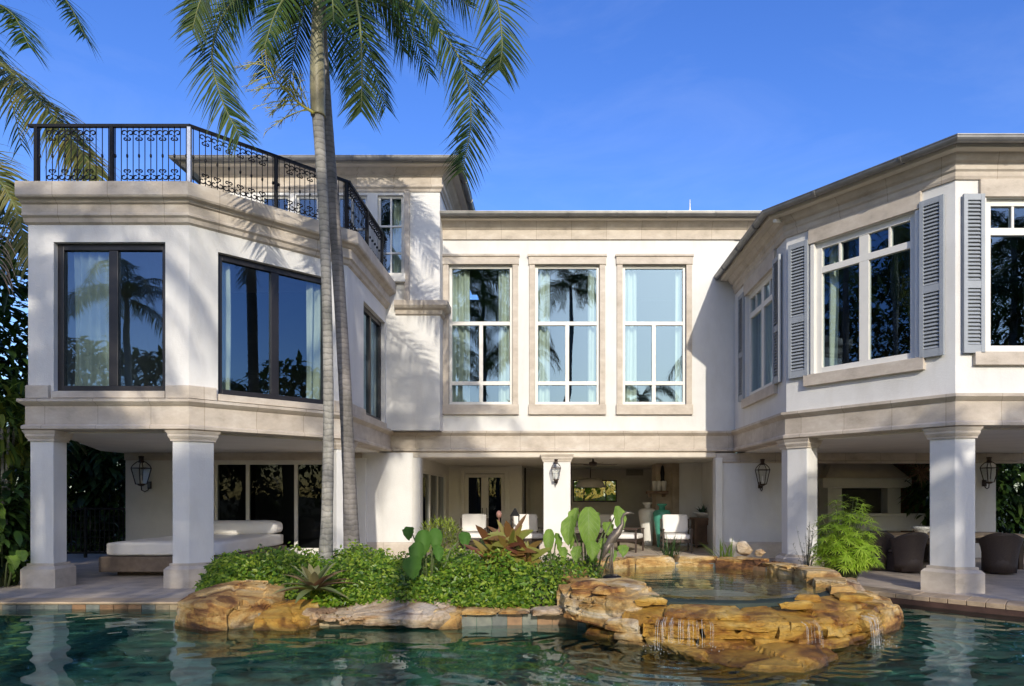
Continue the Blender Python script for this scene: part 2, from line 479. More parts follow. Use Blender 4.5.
STUCCO = M('white_stucco', (0.67,0.66,0.63), 0.85, 0.06, 1.2, 0.35, 38, stain=0.42, stainc=(0.53,0.50,0.45))
STONE = limestone()
CEILING = M('painted_soffit', (0.74,0.71,0.66), 0.8, 0.06, 1.5, 0.08, 40)
BRONZE = M('dark_bronze_frame', (0.016,0.014,0.015), 0.42, 0.2, 5, 0.03, 40, spec=0.5)
WHITE = M('white_painted_wood', (0.70,0.68,0.62), 0.45, 0.04, 4, 0.05, 60)
SHUTTER = M('grey_painted_shutter', (0.30,0.325,0.35), 0.5, 0.08, 5, 0.08, 60)
ZINC = M('zinc_gutter', (0.22,0.215,0.205), 0.42, 0.25, 3, 0.05, 30, metal=0.55)
ROOFM = M('slate_roof', (0.16,0.155,0.15), 0.7, 0.2, 6, 0.3, 20)
IRON = M('black_iron', (0.007,0.007,0.008), 0.5, 0.2, 6, 0.04, 60, spec=0.25)
ALU = M('bright_metal_post', (0.55,0.55,0.54), 0.35, 0.15, 6, 0.03, 40, metal=0.6)
GLASS = glass('window_glass')
GLASS_D = glass('dark_door_glass', tint=(0.30,0.33,0.34), f0=0.02, refl=(0.8,0.85,0.9))
CLEAR = glass('lantern_glass', tint=(0.92,0.93,0.92), f0=0.04, refl=(1,1,1))
CURTAIN = M('pale_curtain', (0.50,0.53,0.46), 0.9, 0.06, 4, 0.1, 80)
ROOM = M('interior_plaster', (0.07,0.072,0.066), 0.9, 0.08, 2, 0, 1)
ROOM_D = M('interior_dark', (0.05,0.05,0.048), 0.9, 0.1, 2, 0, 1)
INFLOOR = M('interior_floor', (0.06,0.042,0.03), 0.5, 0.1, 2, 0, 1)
GREYWALL = M('patio_grey_wall', (0.70,0.68,0.64), 0.85, 0.06, 2, 0.1, 60)
WICKER = M('dark_wicker', (0.055,0.040,0.036), 0.55, 0.35, 60, 0.6, 120)
TEAK = M('brown_wood', (0.17,0.105,0.065), 0.55, 0.25, 5, 0.15, 40)
DARKWOOD = M('dark_wood', (0.05,0.033,0.025), 0.45, 0.25, 6, 0.1, 40)
CUSHION = M('white_cushion', (0.78,0.76,0.73), 0.95, 0.04, 4, 0.15, 120)
DAYBASE = M('taupe_daybed_base', (0.17,0.13,0.10), 0.75, 0.2, 8, 0.3, 90)
# ------------------------------------------------------------------ setting: ground, pool, deck
L0, L1, L2, L3 = V((-9.24,12.4)), V((-6.4,12.4)), V((-4.25,14.6)), V((-4.25,18.5))
R3, R2, R1, R0 = V((4.8,18.5)), V((4.8,14.4)), V((6.74,11.75)), V((12.5,11.75))
POOL = [(-13,10.7),(-5.6,10.7),(-5.15,9.75),(-3.6,9.35),(-1.4,9.3),(0.2,9.45),(0.8,9.0),(1.3,8.7),(2.4,8.45),(3.6,8.7),(4.5,9.3),(5.0,10.2),(5.2,11.7),(6.75,10.0),(7.6,9.7),(10,9.6),(10,3.2),(-13,3.2)]

def sheet_with_hole(outer, hole, z, name, mat):
    bm = bmesh.new()
    def loop(pts):
        vs = [bm.verts.new((p[0],p[1],z)) for p in pts]
        return [bm.edges.new((vs[i], vs[(i+1)%len(vs)])) for i in range(len(vs))]
    e = loop(outer) + loop(hole)
    bmesh.ops.triangle_fill(bm, edges=e, use_beauty=True)
    bmesh.ops.recalc_face_normals(bm, faces=bm.faces)
    for f in bm.faces:
        if f.normal.z < 0: f.normal_flip()
    me = bpy.data.meshes.new(name); bm.to_mesh(me); bm.free()
    me.materials.append(mat)
    o = bpy.data.objects.new(name, me); col.objects.link(o)
    return o

SOIL = M('soil', (0.06,0.045,0.03), 0.95, 0.4, 6, 0.6, 30, dist=0.04)
GROUND = M('garden_ground', (0.055,0.07,0.025), 0.95, 0.5, 0.8, 0.5, 12, dist=0.05)
DECKM = tiles('travertine_deck', (0.56,0.47,0.365), (0.49,0.41,0.32), (0.22,0.18,0.14), 0.62, 0.41, 0.006, 0.6, use='Object', var=(0.75,1.08))
BIG = 900
hole2 = [(-13.2,10.9),(-5.5,10.9),(-5.0,9.9),(-1.4,9.5),(0.4,9.6),(2.4,8.7),(4.3,9.5),(5.15,11.9),(5.3,11.9),(6.8,10.2),(10.2,9.8),(10.2,3.0),(-13.2,3.0)]
tag(sheet_with_hole([(-BIG,-BIG),(BIG,-BIG),(BIG,BIG),(-BIG,BIG)], hole2, -0.03, 'ground', GROUND), kind='structure')
deck_out = [(-14.5,-9),(14.5,-9),(14.5,30),(-14.5,30)]  # unseen pale paving added behind the camera bounces sunlight onto the villa
tag(sheet_with_hole(deck_out, POOL, 0.0, 'deck', DECKM), kind='structure')

# pool basin: sides and floor
PLASTER = rock_mat('pool_plaster', [(0.3,(0.010,0.055,0.048)),(0.46,(0.040,0.17,0.135)),(0.56,(0.075,0.24,0.18)),(0.68,(0.22,0.30,0.18))], 0.8, 0.7, tide=1.0)
b = MB()
n = len(POOL)
for i in range(n):
    p, q = POOL[i], POOL[(i+1)%n]
    b.face([(p[0],p[1],-0.001),(q[0],q[1],-0.001),(q[0],q[1],-1.25),(p[0],p[1],-1.25)])
b.face([(p[0],p[1],-1.25) for p in POOL])
tag(b.build('pool_basin', PLASTER), kind='structure')
m_, nt, n_, l_, bs = new_mat('pool_water'); n_.remove(bs)
gb = n_.new('ShaderNodeBsdfGlass'); gb.inputs['IOR'].default_value = 1.333; gb.inputs['Roughness'].default_value = 0.0; gb.inputs['Color'].default_value = (0.84,0.96,0.94,1)
l_.new(gb.outputs[0], n_['Material Output'].inputs['Surface'])
b = MB(); nx, ny = 430, 170; x0, x1, y0, y1 = -13.0, 10.0, 3.2, 11.72; vs = []
def ripple(x, y):
    z = 0.012*noise.noise(V((x*1.15+0.3*y,y*1.7,0)))+0.0075*noise.noise(V((x*2.6,y*3.8,3)))+0.001*noise.noise(V((x*8,y*9,6)))
    for cx, cy, amp, fall_ in ((1.35,7.55,0.0075,2.4),(3.0,7.75,0.006,1.9),(4.0,8.2,0.005,1.8)):
        d = math.hypot(x-cx, (y-cy)*1.1)+0.12*noise.noise(V((x*1.5,y*1.5,9)))
        if d < fall_: z += amp*math.sin(d*27)*(1-d/fall_)
    return z
for j in range(ny+1):
    y = y0+(y1-y0)*j/ny
    for i in range(nx+1):
        x = x0+(x1-x0)*i/nx; vs.append((x,y,-0.10+ripple(x,y)))
b.add(vs, [(j*(nx+1)+i,j*(nx+1)+i+1,(j+1)*(nx+1)+i+1,(j+1)*(nx+1)+i) for j in range(ny) for i in range(nx)], True)
pw = tag(b.build('pool_water', m_), kind='structure')
pw.cycles.is_caustics_caster = True

# slate band at the waterline, one slate after another, and the stone coping of the left deck
SLATE = slate_mat()
def slate_band(path, z0, z1, name, out=0.025, w=0.21, parent=None):
    mb = MB(); rnd = random.Random(len(path)*7+int(z1*100))
    for i in range(len(path)-1):
        p, q = V(path[i]), V(path[i+1]); L = (q-p).length; d = (q-p)/L; nn = V((d.y,-d.x))
        k = max(1, round(L/w)); 
        for j in range(k):
            a, c = p + d*(L*j/k+0.003), p + d*(L*(j+1)/k-0.003)
            o = out + rnd.uniform(-0.004,0.004)
            A, C = a+nn*o, c+nn*o
            mb.add([(a.x,a.y,z0),(c.x,c.y,z0),(C.x,C.y,z0),(A.x,A.y,z0),(a.x,a.y,z1),(c.x,c.y,z1),(C.x,C.y,z1),(A.x,A.y,z1)],
                   [(3,2,6,7),(4,7,6,5),(0,3,7,4),(1,5,6,2)])
    return mb.build(name, SLATE, parent)
tag(slate_band([(-13,10.7),(-5.6,10.7)], -0.3, -0.03, 'pool_edge'), kind='structure')
tag(slate_band([(-5.6,10.7),(-5.15,9.75),(-3.6,9.35),(-1.4,9.3),(0.2,9.45),(0.8,9.0)], -0.3, 0.05, 'pool_edge'), kind='structure')
COPE = M('coping_stone', (0.42,0.32,0.21), 0.65, 0.25, 2.5, 0.4, 25)
b = MB(); b.sweep([(-13,10.7),(-5.5,10.7)], [(-0.4,-0.025),(0.035,-0.025),(0.045,-0.01),(0.04,0.012),(-0.4,0.012)])
tag(b.build('pool_coping', COPE), kind='structure')
# right deck: row of thick wooden-looking paving boards along the slanted pool edge, dark rim below
PAVER = M('edge_paver', (0.36,0.27,0.18), 0.65, 0.3, 3, 0.4, 25)
RIM = M('dark_edge_board', (0.075,0.042,0.032), 0.5, 0.25, 5, 0.2, 30)
dk = [V((4.75,12.45)), V((5.2,11.7)), V((6.75,10.0)), V((7.6,9.7)), V((10,9.6))]
b = MB(); rnd = random.Random(5)
def offs(path, o):
    res = []
    for i, p in enumerate(path):
        ds = []
        if i > 0: ds.append((path[i]-path[i-1]).normalized())
        if i < len(path)-1: ds.append((path[i+1]-path[i]).normalized())
        ns = [V((d.y,-d.x)) for d in ds]
        m_ = ns[0] if len(ns) == 1 else (ns[0]+ns[1])/(1+ns[0].dot(ns[1]))
        res.append(p + m_*o)
    return res
inn = offs(dk, -0.52); outp = offs(dk, 0.05)
for i in range(len(dk)-1):
    k = max(2, round((dk[i+1]-dk[i]).length/0.27))
    for j in range(k):
        t0, t1 = (j+0.02)/k, (j+0.98)/k
        quad = [outp[i].lerp(outp[i+1],t0), outp[i].lerp(outp[i+1],t1), inn[i].lerp(inn[i+1],t1), inn[i].lerp(inn[i+1],t0)]
        b.prism(quad, -0.02, 0.05+rnd.uniform(0,0.006))
tag(b.build('pool_coping', PAVER, bevel=0.006), kind='structure')
b = MB(); b.sweep(dk[1:], [(0.0,-0.5),(0.07,-0.5),(0.07,-0.021),(0.0,-0.021)])
tag(b.build('pool_edge', RIM), kind='structure')

# ------------------------------------------------------------------ the villa
villa = thing('villa', 'white stucco two storey villa with limestone bands, tall windows and open loggias behind the pool', 'villa', (0,18.5,0))

def frame2(P, Q):
    d = (Q-P).normalized(); return V((d.x,d.y,0)), V((d.y,-d.x,0))

def wall(P, Q, z0, z1, holes=(), t=0.3, mat=None, name='wall', ends=False, parent=villa):
    """a wall along P-Q, outer face on the line, with rectangular openings and their reveals"""
    P, Q = V(P), V(Q); L = (Q-P).length; u, nn = frame2(P, Q); O = V((P.x,P.y,0)); Z = V((0,0,1))
    xs = sorted({0, L, *[h[0] for h in holes], *[h[1] for h in holes]})
    zs = sorted({z0, z1, *[h[2] for h in holes], *[h[3] for h in holes]})
    mb = MB()
    pt = lambda x, z, d: O + u*x + Z*z - nn*d
    inh = lambda x, z: any(h[0] < x < h[1] and h[2] < z < h[3] for h in holes)
    for i in range(len(xs)-1):
        for j in range(len(zs)-1):
            x0, x1, a, c = xs[i], xs[i+1], zs[j], zs[j+1]
            if inh((x0+x1)/2, (a+c)/2): continue
            mb.face([pt(x0,a,0),pt(x1,a,0),pt(x1,c,0),pt(x0,c,0)])
            mb.face([pt(x0,c,t),pt(x1,c,t),pt(x1,a,t),pt(x0,a,t)])
    for (x0,x1,a,c) in holes:
        mb.face([pt(x0,a,0),pt(x0,c,0),pt(x0,c,t),pt(x0,a,t)]); mb.face([pt(x1,a,t),pt(x1,c,t),pt(x1,c,0),pt(x1,a,0)])
        mb.face([pt(x0,a,0),pt(x0,a,t),pt(x1,a,t),pt(x1,a,0)]); mb.face([pt(x0,c,t),pt(x0,c,0),pt(x1,c,0),pt(x1,c,t)])
    if ends:
        mb.face([pt(0,z0,t),pt(0,z0,0),pt(0,z1,0),pt(0,z1,t)]); mb.face([pt(L,z0,0),pt(L,z0,t),pt(L,z1,t),pt(L,z1,0)])
        mb.face([pt(0,z1,0),pt(L,z1,0),pt(L,z1,t),pt(0,z1,t)]); mb.face([pt(0,z0,t),pt(L,z0,t),pt(L,z0,0),pt(0,z0,0)])
    return mb.build(name, mat or STUCCO, parent)

Zv = V((0,0,1))
def win(P, Q, d0, d1, z0, z1, mat, cols, rows, fw=0.07, mw=0.06, inset=0.10, depth=0.08, gl=None, name='window', sub=None, parent=villa):
    """window frame mesh (outer frame, mullions, transoms); child pane. cols/rows: relative stops 0..1;
    sub = list of extra bars (x0,x1,z0,z1) in 0..1"""
    P, Q = V(P), V(Q); u, nn = frame2(P, Q); O = V((P.x,P.y,0)) - nn*inset
    mb = MB(); W, H = d1-d0, z1-z0
    B = lambda x0,x1,a,c,dd=depth,o=0: mb.obox(O, u, nn, Zv, (x0,x1), (-dd+o,o), (a,c))
    B(d0,d0+fw,z0,z1); B(d1-fw,d1,z0,z1); B(d0+fw,d1-fw,z0,z0+fw); B(d0+fw,d1-fw,z1-fw,z1)
    for r_ in rows:
        z = z0+H*r_; B(d0+fw,d1-fw,z-mw/2,z+mw/2,depth,-0.004)
    for c_ in cols:
        c0, za, zb = c_[:3] if isinstance(c_, tuple) else (c_, 0, 1); mw2 = c_[3] if isinstance(c_, tuple) and len(c_) > 3 else mw
        x = d0+W*c0
        B(x-mw2/2,x+mw2/2,z0+(fw if za == 0 else H*za),z1-fw if zb == 1 else z0+H*zb,depth,-0.008)
    o = mb.build(name, mat, parent, bevel=0.006)
    g = MB(); g.obox(O, u, nn, Zv, (d0+fw*0.5,d1-fw*0.5), (-depth*0.6,-depth*0.6+0.004), (z0+fw*0.5,z1-fw*0.5))
    g2 = MB(); a = O - nn*(depth*0.55)
    g2.face([a+u*(d0+fw*.6)+Zv*(z0+fw*.6), a+u*(d1-fw*.6)+Zv*(z0+fw*.6), a+u*(d1-fw*.6)+Zv*(z1-fw*.6), a+u*(d0+fw*.6)+Zv*(z1-fw*.6)])
    g2.build('pane', gl or GLASS, o)
    return o

def slab_on(P, Q, d0, d1, z0, z1, o0, o1, name, mat, parent, bevel=0.008):
    P, Q = V(P), V(Q); u, nn = frame2(P, Q)
    mb = MB(); mb.obox(V((P.x,P.y,0)), u, nn, Zv, (d0,d1), (o0,o1), (z0,z1))
    return mb.build(name, mat, parent, bevel=bevel)

def xprofile(P, Q, d0, d1, prof, name, mat, parent):
    P, Q = V(P), V(Q); d = (Q-P).normalized()
    mb = MB(); mb.sweep([P+d*d0, P+d*d1], prof); return mb.build(name, mat, parent)

# --- upper walls
wall(L0, L1, 3.3, 6.95, [(0.45,2.42,3.47,6.1)])
wall(L1, L2, 3.3, 6.95, [(0.49,2.69,3.47,6.05)])
wall(L2, (-4.25,18.0), 3.3, 6.95, [(1.26,3.3,3.47,6.03)])
wall((-9.24,18.3), L0, 3.3, 6.95)
wall((-4.25,18.0), (-2.87,18.0), 3.3, 7.03)
wall((-2.87,18.0), (-2.87,18.5), 3.3, 9.97, t=0.2)
MX0 = -2.87
def mx(px, Y=18.5): return xat(px, Y) - MX0
MW = [(mx(449),mx(512.5)),(mx(535),mx(599.5)),(mx(622.5),mx(686))]
wall((MX0,18.5), R3, 3.3, 8.85, [(a,c,4.03,7.70) for a,c in MW])
wall((4.8,18.52), (8.5,18.52), 7.3, 8.85)
wall(R3, R2, 3.3, 7.3, [(1.2,3.36,4.03,6.55)])
wall(R2, R1, 3.3, 7.3, [(0.66,2.62,4.03,6.6)])
wall(R1, R0, 3.3, 7.3, [(0.51,2.47,4.03,6.6),(3.6,5.3,4.03,6.6)])
# tower (third floor)
TW0, TW1 = V((-8.9,18.0)), V((-2.87,18.0))
tw = lambda px: xat(px,18.0)+8.9
wall(TW0, TW1, 7.03, 9.97, [(tw(260),tw(289),7.1,9.33),(tw(296),tw(318),7.1,9.33),(tw(336),tw(367),7.1,9.33),(tw(377.5),tw(403),7.3,9.33)])
wall((-8.9,23), TW0, 6.9, 9.97)
wall((-2.87,18.5), (-2.87,23), 8.0, 9.97, t=0.25)
# --- left wing windows (dark bronze, two lights)
wl_front = win(L0, L1, 0.45, 2.42, 3.47, 6.1, BRONZE, [0.5], [], 0.11, 0.16, 0.10, 0.1, sub=None)
wl_ang = win(L1, L2, 0.49, 2.69, 3.47, 6.05, BRONZE, [0.5], [], 0.11, 0.16, 0.10, 0.1)
wl_side = win(L2, (-4.25,18.0), 1.26, 3.3, 3.47, 6.03, BRONZE, [0.5], [], 0.11, 0.12, 0.10, 0.1)
for P, Q, d0, d1, o in ((L0,L1,0.45,2.42,wl_front),(L1,L2,0.49,2.69,wl_ang),(L2,V((-4.25,18.0)),1.26,3.3,wl_side)):
    slab_on(P, Q, d0-0.01, d1+0.01, 3.345, 3.468, -0.2, 0.045, 'sill', STONE, o)
# stone pedestals between the windows
b = MB(); b.sweep([L0+(L1-L0).normalized()*0.0, L0+V((0.4,0))], [(0,3.342),(0.07,3.342),(0.07,3.55),(0.05,3.57),(0,3.575)])
b.build('wall_base', STONE, villa); b = MB(); b.sweep([L1-V((0.38,0)), L1, L1+(L2-L1).normalized()*0.44], [(0,3.342),(0.07,3.342),(0.07,3.55),(0.05,3.57),(0,3.575)])
b.build('wall_base', STONE, villa); b = MB(); b.sweep([L2-(L2-L1).normalized()*0.3, L2, L2+V((0,1.2))], [(0,3.342),(0.07,3.342),(0.07,3.55),(0.05,3.57),(0,3.575)])
b.build('wall_base', STONE, villa)
# --- main windows: one light over two over two, stone surround
for a, c in MW:
    H = 7.70-4.03
    w = win((MX0,18.5), R3, a, c, 4.03, 7.70, WHITE, [(0.5,0,0.575)], [0.155,0.585], 0.075, 0.10, 0.06, 0.09)
    P, Q = V((MX0,18.5)), R3
    o = MB(); u, nn = frame2(P, Q); O = V((P.x,P.y,0))
    s = 0.15
    for (x0,x1,z0,z1,e) in ((a-s,a,3.92,7.70,0.05),(c,c+s,3.92,7.70,0.05)): o.obox(O,u,nn,Zv,(x0,x1),(-0.05,e),(z0,z1))
    o.obox(O,u,nn,Zv,(a-s-0.02,c+s+0.02),(-0.03,0.075),(7.70,7.96)); o.obox(O,u,nn,Zv,(a-s-0.04,c+s+0.04),(-0.03,0.11),(7.90,7.962))
    o.build('surround', STONE, w, bevel=0.01)
    slab_on(P, Q, a-s-0.02, c+s+0.02, 3.76, 4.02, -0.05, 0.09, 'sill', STONE, w)
# --- right wing windows
def right_window(P, Q, d0, d1, z0, z1, sill=True):
    w = win(P, Q, d0, d1, z0, z1, WHITE, [(0.5,0,1,0.19),(0.25,0.79,1,0.045),(0.75,0.79,1,0.045)], [0.79], 0.115, 0.125, 0.05, 0.09)
    slab_on(P, Q, d0-0.22, d1+0.18, 3.80, 4.02, -0.05, 0.085, 'sill', STONE, w)
    slab_on(P, Q, d0-0.12, d1+0.12, z1+0.003, 6.9, -0.05, 0.06, 'lintel', STONE, w)
    slab_on(P, Q, d0-0.09, d0-0.003, 4.03, z1, -0.02, 0.03, 'casing', WHITE, w)
    slab_on(P, Q, d1+0.003, d1+0.09, 4.03, z1, -0.02, 0.03, 'casing', WHITE, w)
    return w
right_window(R3, R2, 1.2, 3.36, 4.03, 6.55)
right_window(R2, R1, 0.66, 2.62, 4.03, 6.6)
right_window(R1, R0, 0.51, 2.47, 4.03, 6.6)
right_window(R1, R0, 3.6, 5.3, 4.03, 6.6)
def shutter(P, Q, d0, d1, z0, z1):
    P, Q = V(P), V(Q); u, nn = frame2(P, Q); O = V((P.x,P.y,0))
    mb = MB(); s = 0.065; zm = z0+(z1-z0)*0.43
    B = lambda x0,x1,a,c,y0,y1: mb.obox(O,u,nn,Zv,(x0,x1),(y0,y1),(a,c))
    B(d0,d0+s,z0,z1,0.03,0.085); B(d1-s,d1,z0,z1,0.03,0.085)
    for a,c in ((z0,z0+0.13),(zm-0.06,zm+0.06),(z1-0.1,z1)): B(d0+s,d1-s,a,c,0.034,0.08)
    for a,c in ((z0+0.13,zm-0.06),(zm+0.06,z1-0.1)):
        k = int((c-a)/0.062)
        for i in range(k):
            zc = a+(i+0.5)*(c-a)/k
            p = [O+u*x+nn*y+Zv*z for x in (d0+s,d1-s) for y,z in ((0.032,zc+0.026),(0.038,zc+0.032),(0.079,zc-0.02),(0.073,zc-0.028))]
            mb.add(p, [(0,1,2,3),(7,6,5,4),(0,4,5,1),(1,5,6,2),(2,6,7,3),(3,7,4,0)])
    B(d0+s,d1-s,z0+0.05,z1-0.05,0.022,0.03)
    o = mb.build('shutter', SHUTTER, villa)
    return o
shutter(R3, R2, 0.66, 1.12, 4.0, 6.66); shutter(R3, R2, 3.45, 3.87, 4.0, 6.66)
shutter(R2, R1, 0.1, 0.54, 4.0, 6.7); shutter(R2, R1, 2.73, 3.13, 4.0, 6.7)
shutter(R1, R0, 0.1, 0.45, 4.0, 6.64); shutter(R1, R0, 2.58, 3.0, 4.0, 6.64)
# --- tower windows
def tower_win(P, Q, d0, d1, z0, z1, cols): 
    return win(P, Q, d0, d1, z0, z1, WHITE, cols, [0.28,0.62], 0.06, 0.045, 0.08, 0.07)
tower_win(TW0, TW1, tw(260), tw(289), 7.1, 9.33, [0.5]); tower_win(TW0, TW1, tw(296), tw(318), 7.1, 9.33, [])
tower_win(TW0, TW1, tw(336), tw(367), 7.1, 9.33, [0.5])
w4 = tower_win(TW0, TW1, tw(377.5), tw(403), 7.3, 9.33, [0.5])
slab_on(TW0, TW1, tw(374), tw(406), 7.07, 7.29, -0.05, 0.14, 'sill', WHITE, w4)
slab_on(TW0, TW1, tw(405), tw(410), 6.62, 9.39, -0.02, 0.09, 'pilaster', STONE, villa)
# --- beam band between the storeys
BEAM = [(-0.3,2.78),(0.03,2.78),(0.075,2.80),(0.075,2.85),(0.05,2.875),(0.03,2.88),(0.03,3.20),(0.07,3.23),(0.12,3.275),(0.12,3.325),(0.0,3.34),(-0.3,3.34)]
b = MB(); b.sweep([(-9.24,18.2), L0, L1, L2, (-4.25,18.5), R3, R2, R1, R0], BEAM)
b.build('beam', STONE, villa)
b = MB(); b.sweep([(-4.25,18.53), (4.3,18.53)], [(-0.25,2.62),(0.02,2.62),(0.06,2.65),(0.06,2.74),(0.02,2.779),(-0.25,2.779)])
b.build('beam', M('pale_stone', (0.62,0.56,0.47), 0.75, 0.1, 2, 0.2, 45), villa)
b = MB(); b.sweep([(4.3,18.42), (12.5,18.42)], [(-0.3,2.48),(0.02,2.48),(0.06,2.52),(0.03,2.56),(0.03,2.745),(-0.3,2.745)])
b.build('beam', STONE, villa)
b = MB(); b.box(-11.1,-4.95,18.24,18.5,2.55,2.745)
b.build('beam', STONE, villa)
# --- cornices
CORN = [(0,6.40),(0.05,6.43),(0.07,6.50),(0.11,6.53),(0.11,6.56),(0.10,6.58),(0.10,6.72),(0.14,6.74),(0.17,6.78),(0.24,6.80),(0.26,6.83),(0.26,7.06),(-0.3,7.06),(-0.3,6.40)]
b = MB(); b.sweep([(-9.28,12.4), L1, L2, (-4.25,18.0)], CORN); b.box(-9.29,-9.235,12.4,18.3,6.58,7.058)
b.build('cornice', STONE, villa)
b = MB(); b.sweep([(-4.0,18.0), (-2.87,18.0), (-2.87,18.5)], [(0,6.24),(0.06,6.27),(0.08,6.36),(0.17,6.40),(0.22,6.46),(0.22,6.58),(0.0,6.60)])
b.build('cornice', STONE, villa)
TF = [(0,9.40),(0.03,9.40),(0.05,9.46),(0.10,9.5),(0.10,9.55),(0.06,9.57),(0.06,9.74),(0.10,9.77),(0.10,9.80),(0.2,9.86),(0.30,9.97),(0,9.97)]
b = MB(); b.sweep([(-8.9,23), TW0, (-2.87,18.0), (-2.87,23)], TF); b.build('frieze', STONE, villa)
b = MB(); b.sweep([(MX0,18.5), (8.5,18.5)], [(0,8.36),(0.05,8.36),(0.05,8.60),(0.09,8.63),(0.16,8.72),(0.24,8.80),(0,8.80)]); b.build('frieze', STONE, villa)
RF = [(0,6.9),(0.03,6.9),(0.05,6.95),(0.05,7.02),(0.08,7.05),(0.08,7.14),(0.14,7.17),(0.22,7.27),(0,7.27)]
b = MB(); b.sweep([(4.8,18.4), R2, R1, R0], RF); b.build('frieze', STONE, villa)
# --- eaves: soffit boards, gutters with brackets, roofs
EAVEM = M('cream_soffit', (0.62,0.56,0.46), 0.7, 0.06, 2, 0.05, 40)
def eave(path, over, zt, roof):
    b = MB(); b.sweep(path, [(-0.2,zt-0.15),(over-0.1,zt-0.15),(over-0.08,zt-0.10),(over-0.08,zt-0.02),(-0.2,zt-0.02)]); b.build('eave', EAVEM, villa)
    pr = [(over-0.075,zt-0.04)]
    for i in range(9):
        a = PI + PI*i/8
        pr.append((over+0.005+0.075*math.cos(a), zt-0.04+0.085*math.sin(a)))
    pr += [(over+0.09,zt-0.035),(over+0.09,zt-0.02),(over+0.07,zt-0.02),(over+0.06,zt-0.05),(over,zt-0.085),(over-0.06,zt-0.05)]
    b = MB(); b.sweep(path, pr); g = b.build('gutter', ZINC, villa, smooth_angle=40)
    path = [V(p) for p in path]
    for i in range(len(path)-1):
        L = (path[i+1]-path[i]).length; d = (path[i+1]-path[i])/L; nn = V((d.y,-d.x))
        k = int(L/1.25)
        for j in range(k):
            p = path[i]+d*((j+0.6)*L/k)
            if p.y > 22: continue
            mb = MB()
            pr2 = [(over+0.005+0.098*math.cos(PI+PI*q/8), zt-0.035+0.105*math.sin(PI+PI*q/8)) for q in range(9)]
            pr2 = pr2 + [(over+0.06,zt-0.02),(over-0.06,zt-0.02)]
            mb.sweep([p-d*0.018, p+d*0.018], pr2); mb.build('bracket', ZINC, g)
eave([(-8.9,23), TW0, (-2.87,18.0), (-2.87,23)], 0.52, 10.08, None)
eave([(MX0,18.5), (8.5,18.5)], 0.45, 8.93, None)
eave([(4.8,18.48), R2, R1, R0], 0.46, 7.42, None)
def hip(poly, z0, inset, z1):
    c = V((sum(p[0] for p in poly)/len(poly), sum(p[1] for p in poly)/len(poly)))
    top = [(c.x+(p[0]-c.x)*inset, c.y+(p[1]-c.y)*inset) for p in poly]
    b = MB(); b.frust(poly, z0, top, z1); b.build('roof', ROOFM, villa)
hip([(-9.4,17.5),(-2.37,17.5),(-2.37,24),(-9.4,24)], 10.07, 0.15, 10.9)
hip([(-2.9,18.07),(8.5,18.07),(8.5,25.5),(-2.9,25.5)], 8.92, 0.2, 10.1)
hip([(4.36,18.6),(4.36,14.25),(6.52,11.32),(12.8,11.32),(12.8,18.6)], 7.41, 0.3, 8.4)
b = MB(); b.lathe([(0.05,0),(0.05,0.12),(0.1,0.14),(0.04,0.2),(0.075,0.26),(0.02,0.34),(0.008,0.62)], (xat(690,19.2),19.2,9.1), 10); b.build('finial', WHITE, villa)
# --- floors, ceilings, interiors
def polyslab(poly, z0, z1, name, mat): 
    b = MB(); b.prism(poly, z0, z1); return b.build(name, mat, villa)
LW = [(-8.98,12.66),(-6.5,12.66),(-4.5,14.7),(-4.5,19.0),(-11.3,19.0),(-11.3,17.6)]
polyslab(LW, 2.75, 2.80, 'ceiling', CEILING)
polyslab([(5.05,18.8),(5.05,14.5),(6.85,12.0),(12.5,12.0),(12.5,18.8)], 2.75, 2.80, 'ceiling', CEILING)
polyslab([(5.05,18.6),(12.5,18.6),(12.5,23),(5.05,23)], 2.752, 2.802, 'ceiling', CEILING)
polyslab([(-4.0,18.75),(4.9,18.75),(4.9,28.5),(-4.0,28.5)], 2.70, 2.78, 'ceiling', WHITE)
polyslab([(-9.0,12.62),(-6.5,12.62),(-4.6,14.7),(-4.6,18.3),(-9.0,18.3)], 3.32, 3.44, 'floor', INFLOOR)
polyslab([(-9.2,12.44),(-6.42,12.44),(-4.3,14.6),(-4.3,18.2),(-9.2,18.2)], 6.88, 7.03, 'terrace_floor', GREYWALL)
polyslab([(-4.6,18.75),(5.1,18.75),(5.1,25.4),(-4.6,25.4)], 3.32, 3.9, 'floor', INFLOOR)
polyslab([(5.1,18.3),(5.1,14.5),(6.9,12.1),(12.4,12.1),(12.4,18.3)], 3.32, 3.5, 'floor', INFLOOR)
polyslab([(5.1,18.4),(5.1,14.5),(6.9,12.1),(12.4,12.1),(12.4,18.4)], 7.2, 7.28, 'ceiling', ROOM)
polyslab([(-2.6,18.8),(4.8,18.8),(4.8,25),(-2.6,25)], 8.6, 8.7, 'ceiling', ROOM)
polyslab([(-8.8,18.3),(-2.9,18.3),(-2.9,23),(-8.8,23)], 9.7, 9.8, 'ceiling', ROOM)
polyslab([(-8.8,18.35),(-2.9,18.35),(-2.9,23),(-8.8,23)], 6.9, 7.05, 'floor', INFLOOR)
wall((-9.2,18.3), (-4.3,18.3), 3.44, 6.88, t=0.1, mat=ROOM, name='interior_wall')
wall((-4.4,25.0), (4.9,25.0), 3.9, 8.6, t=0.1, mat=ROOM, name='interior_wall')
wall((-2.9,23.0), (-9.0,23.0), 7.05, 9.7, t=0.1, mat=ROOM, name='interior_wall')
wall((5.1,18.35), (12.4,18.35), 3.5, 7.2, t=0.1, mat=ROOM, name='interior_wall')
wall((12.5,11.8), (12.5,23), 2.75, 7.2, t=0.2)
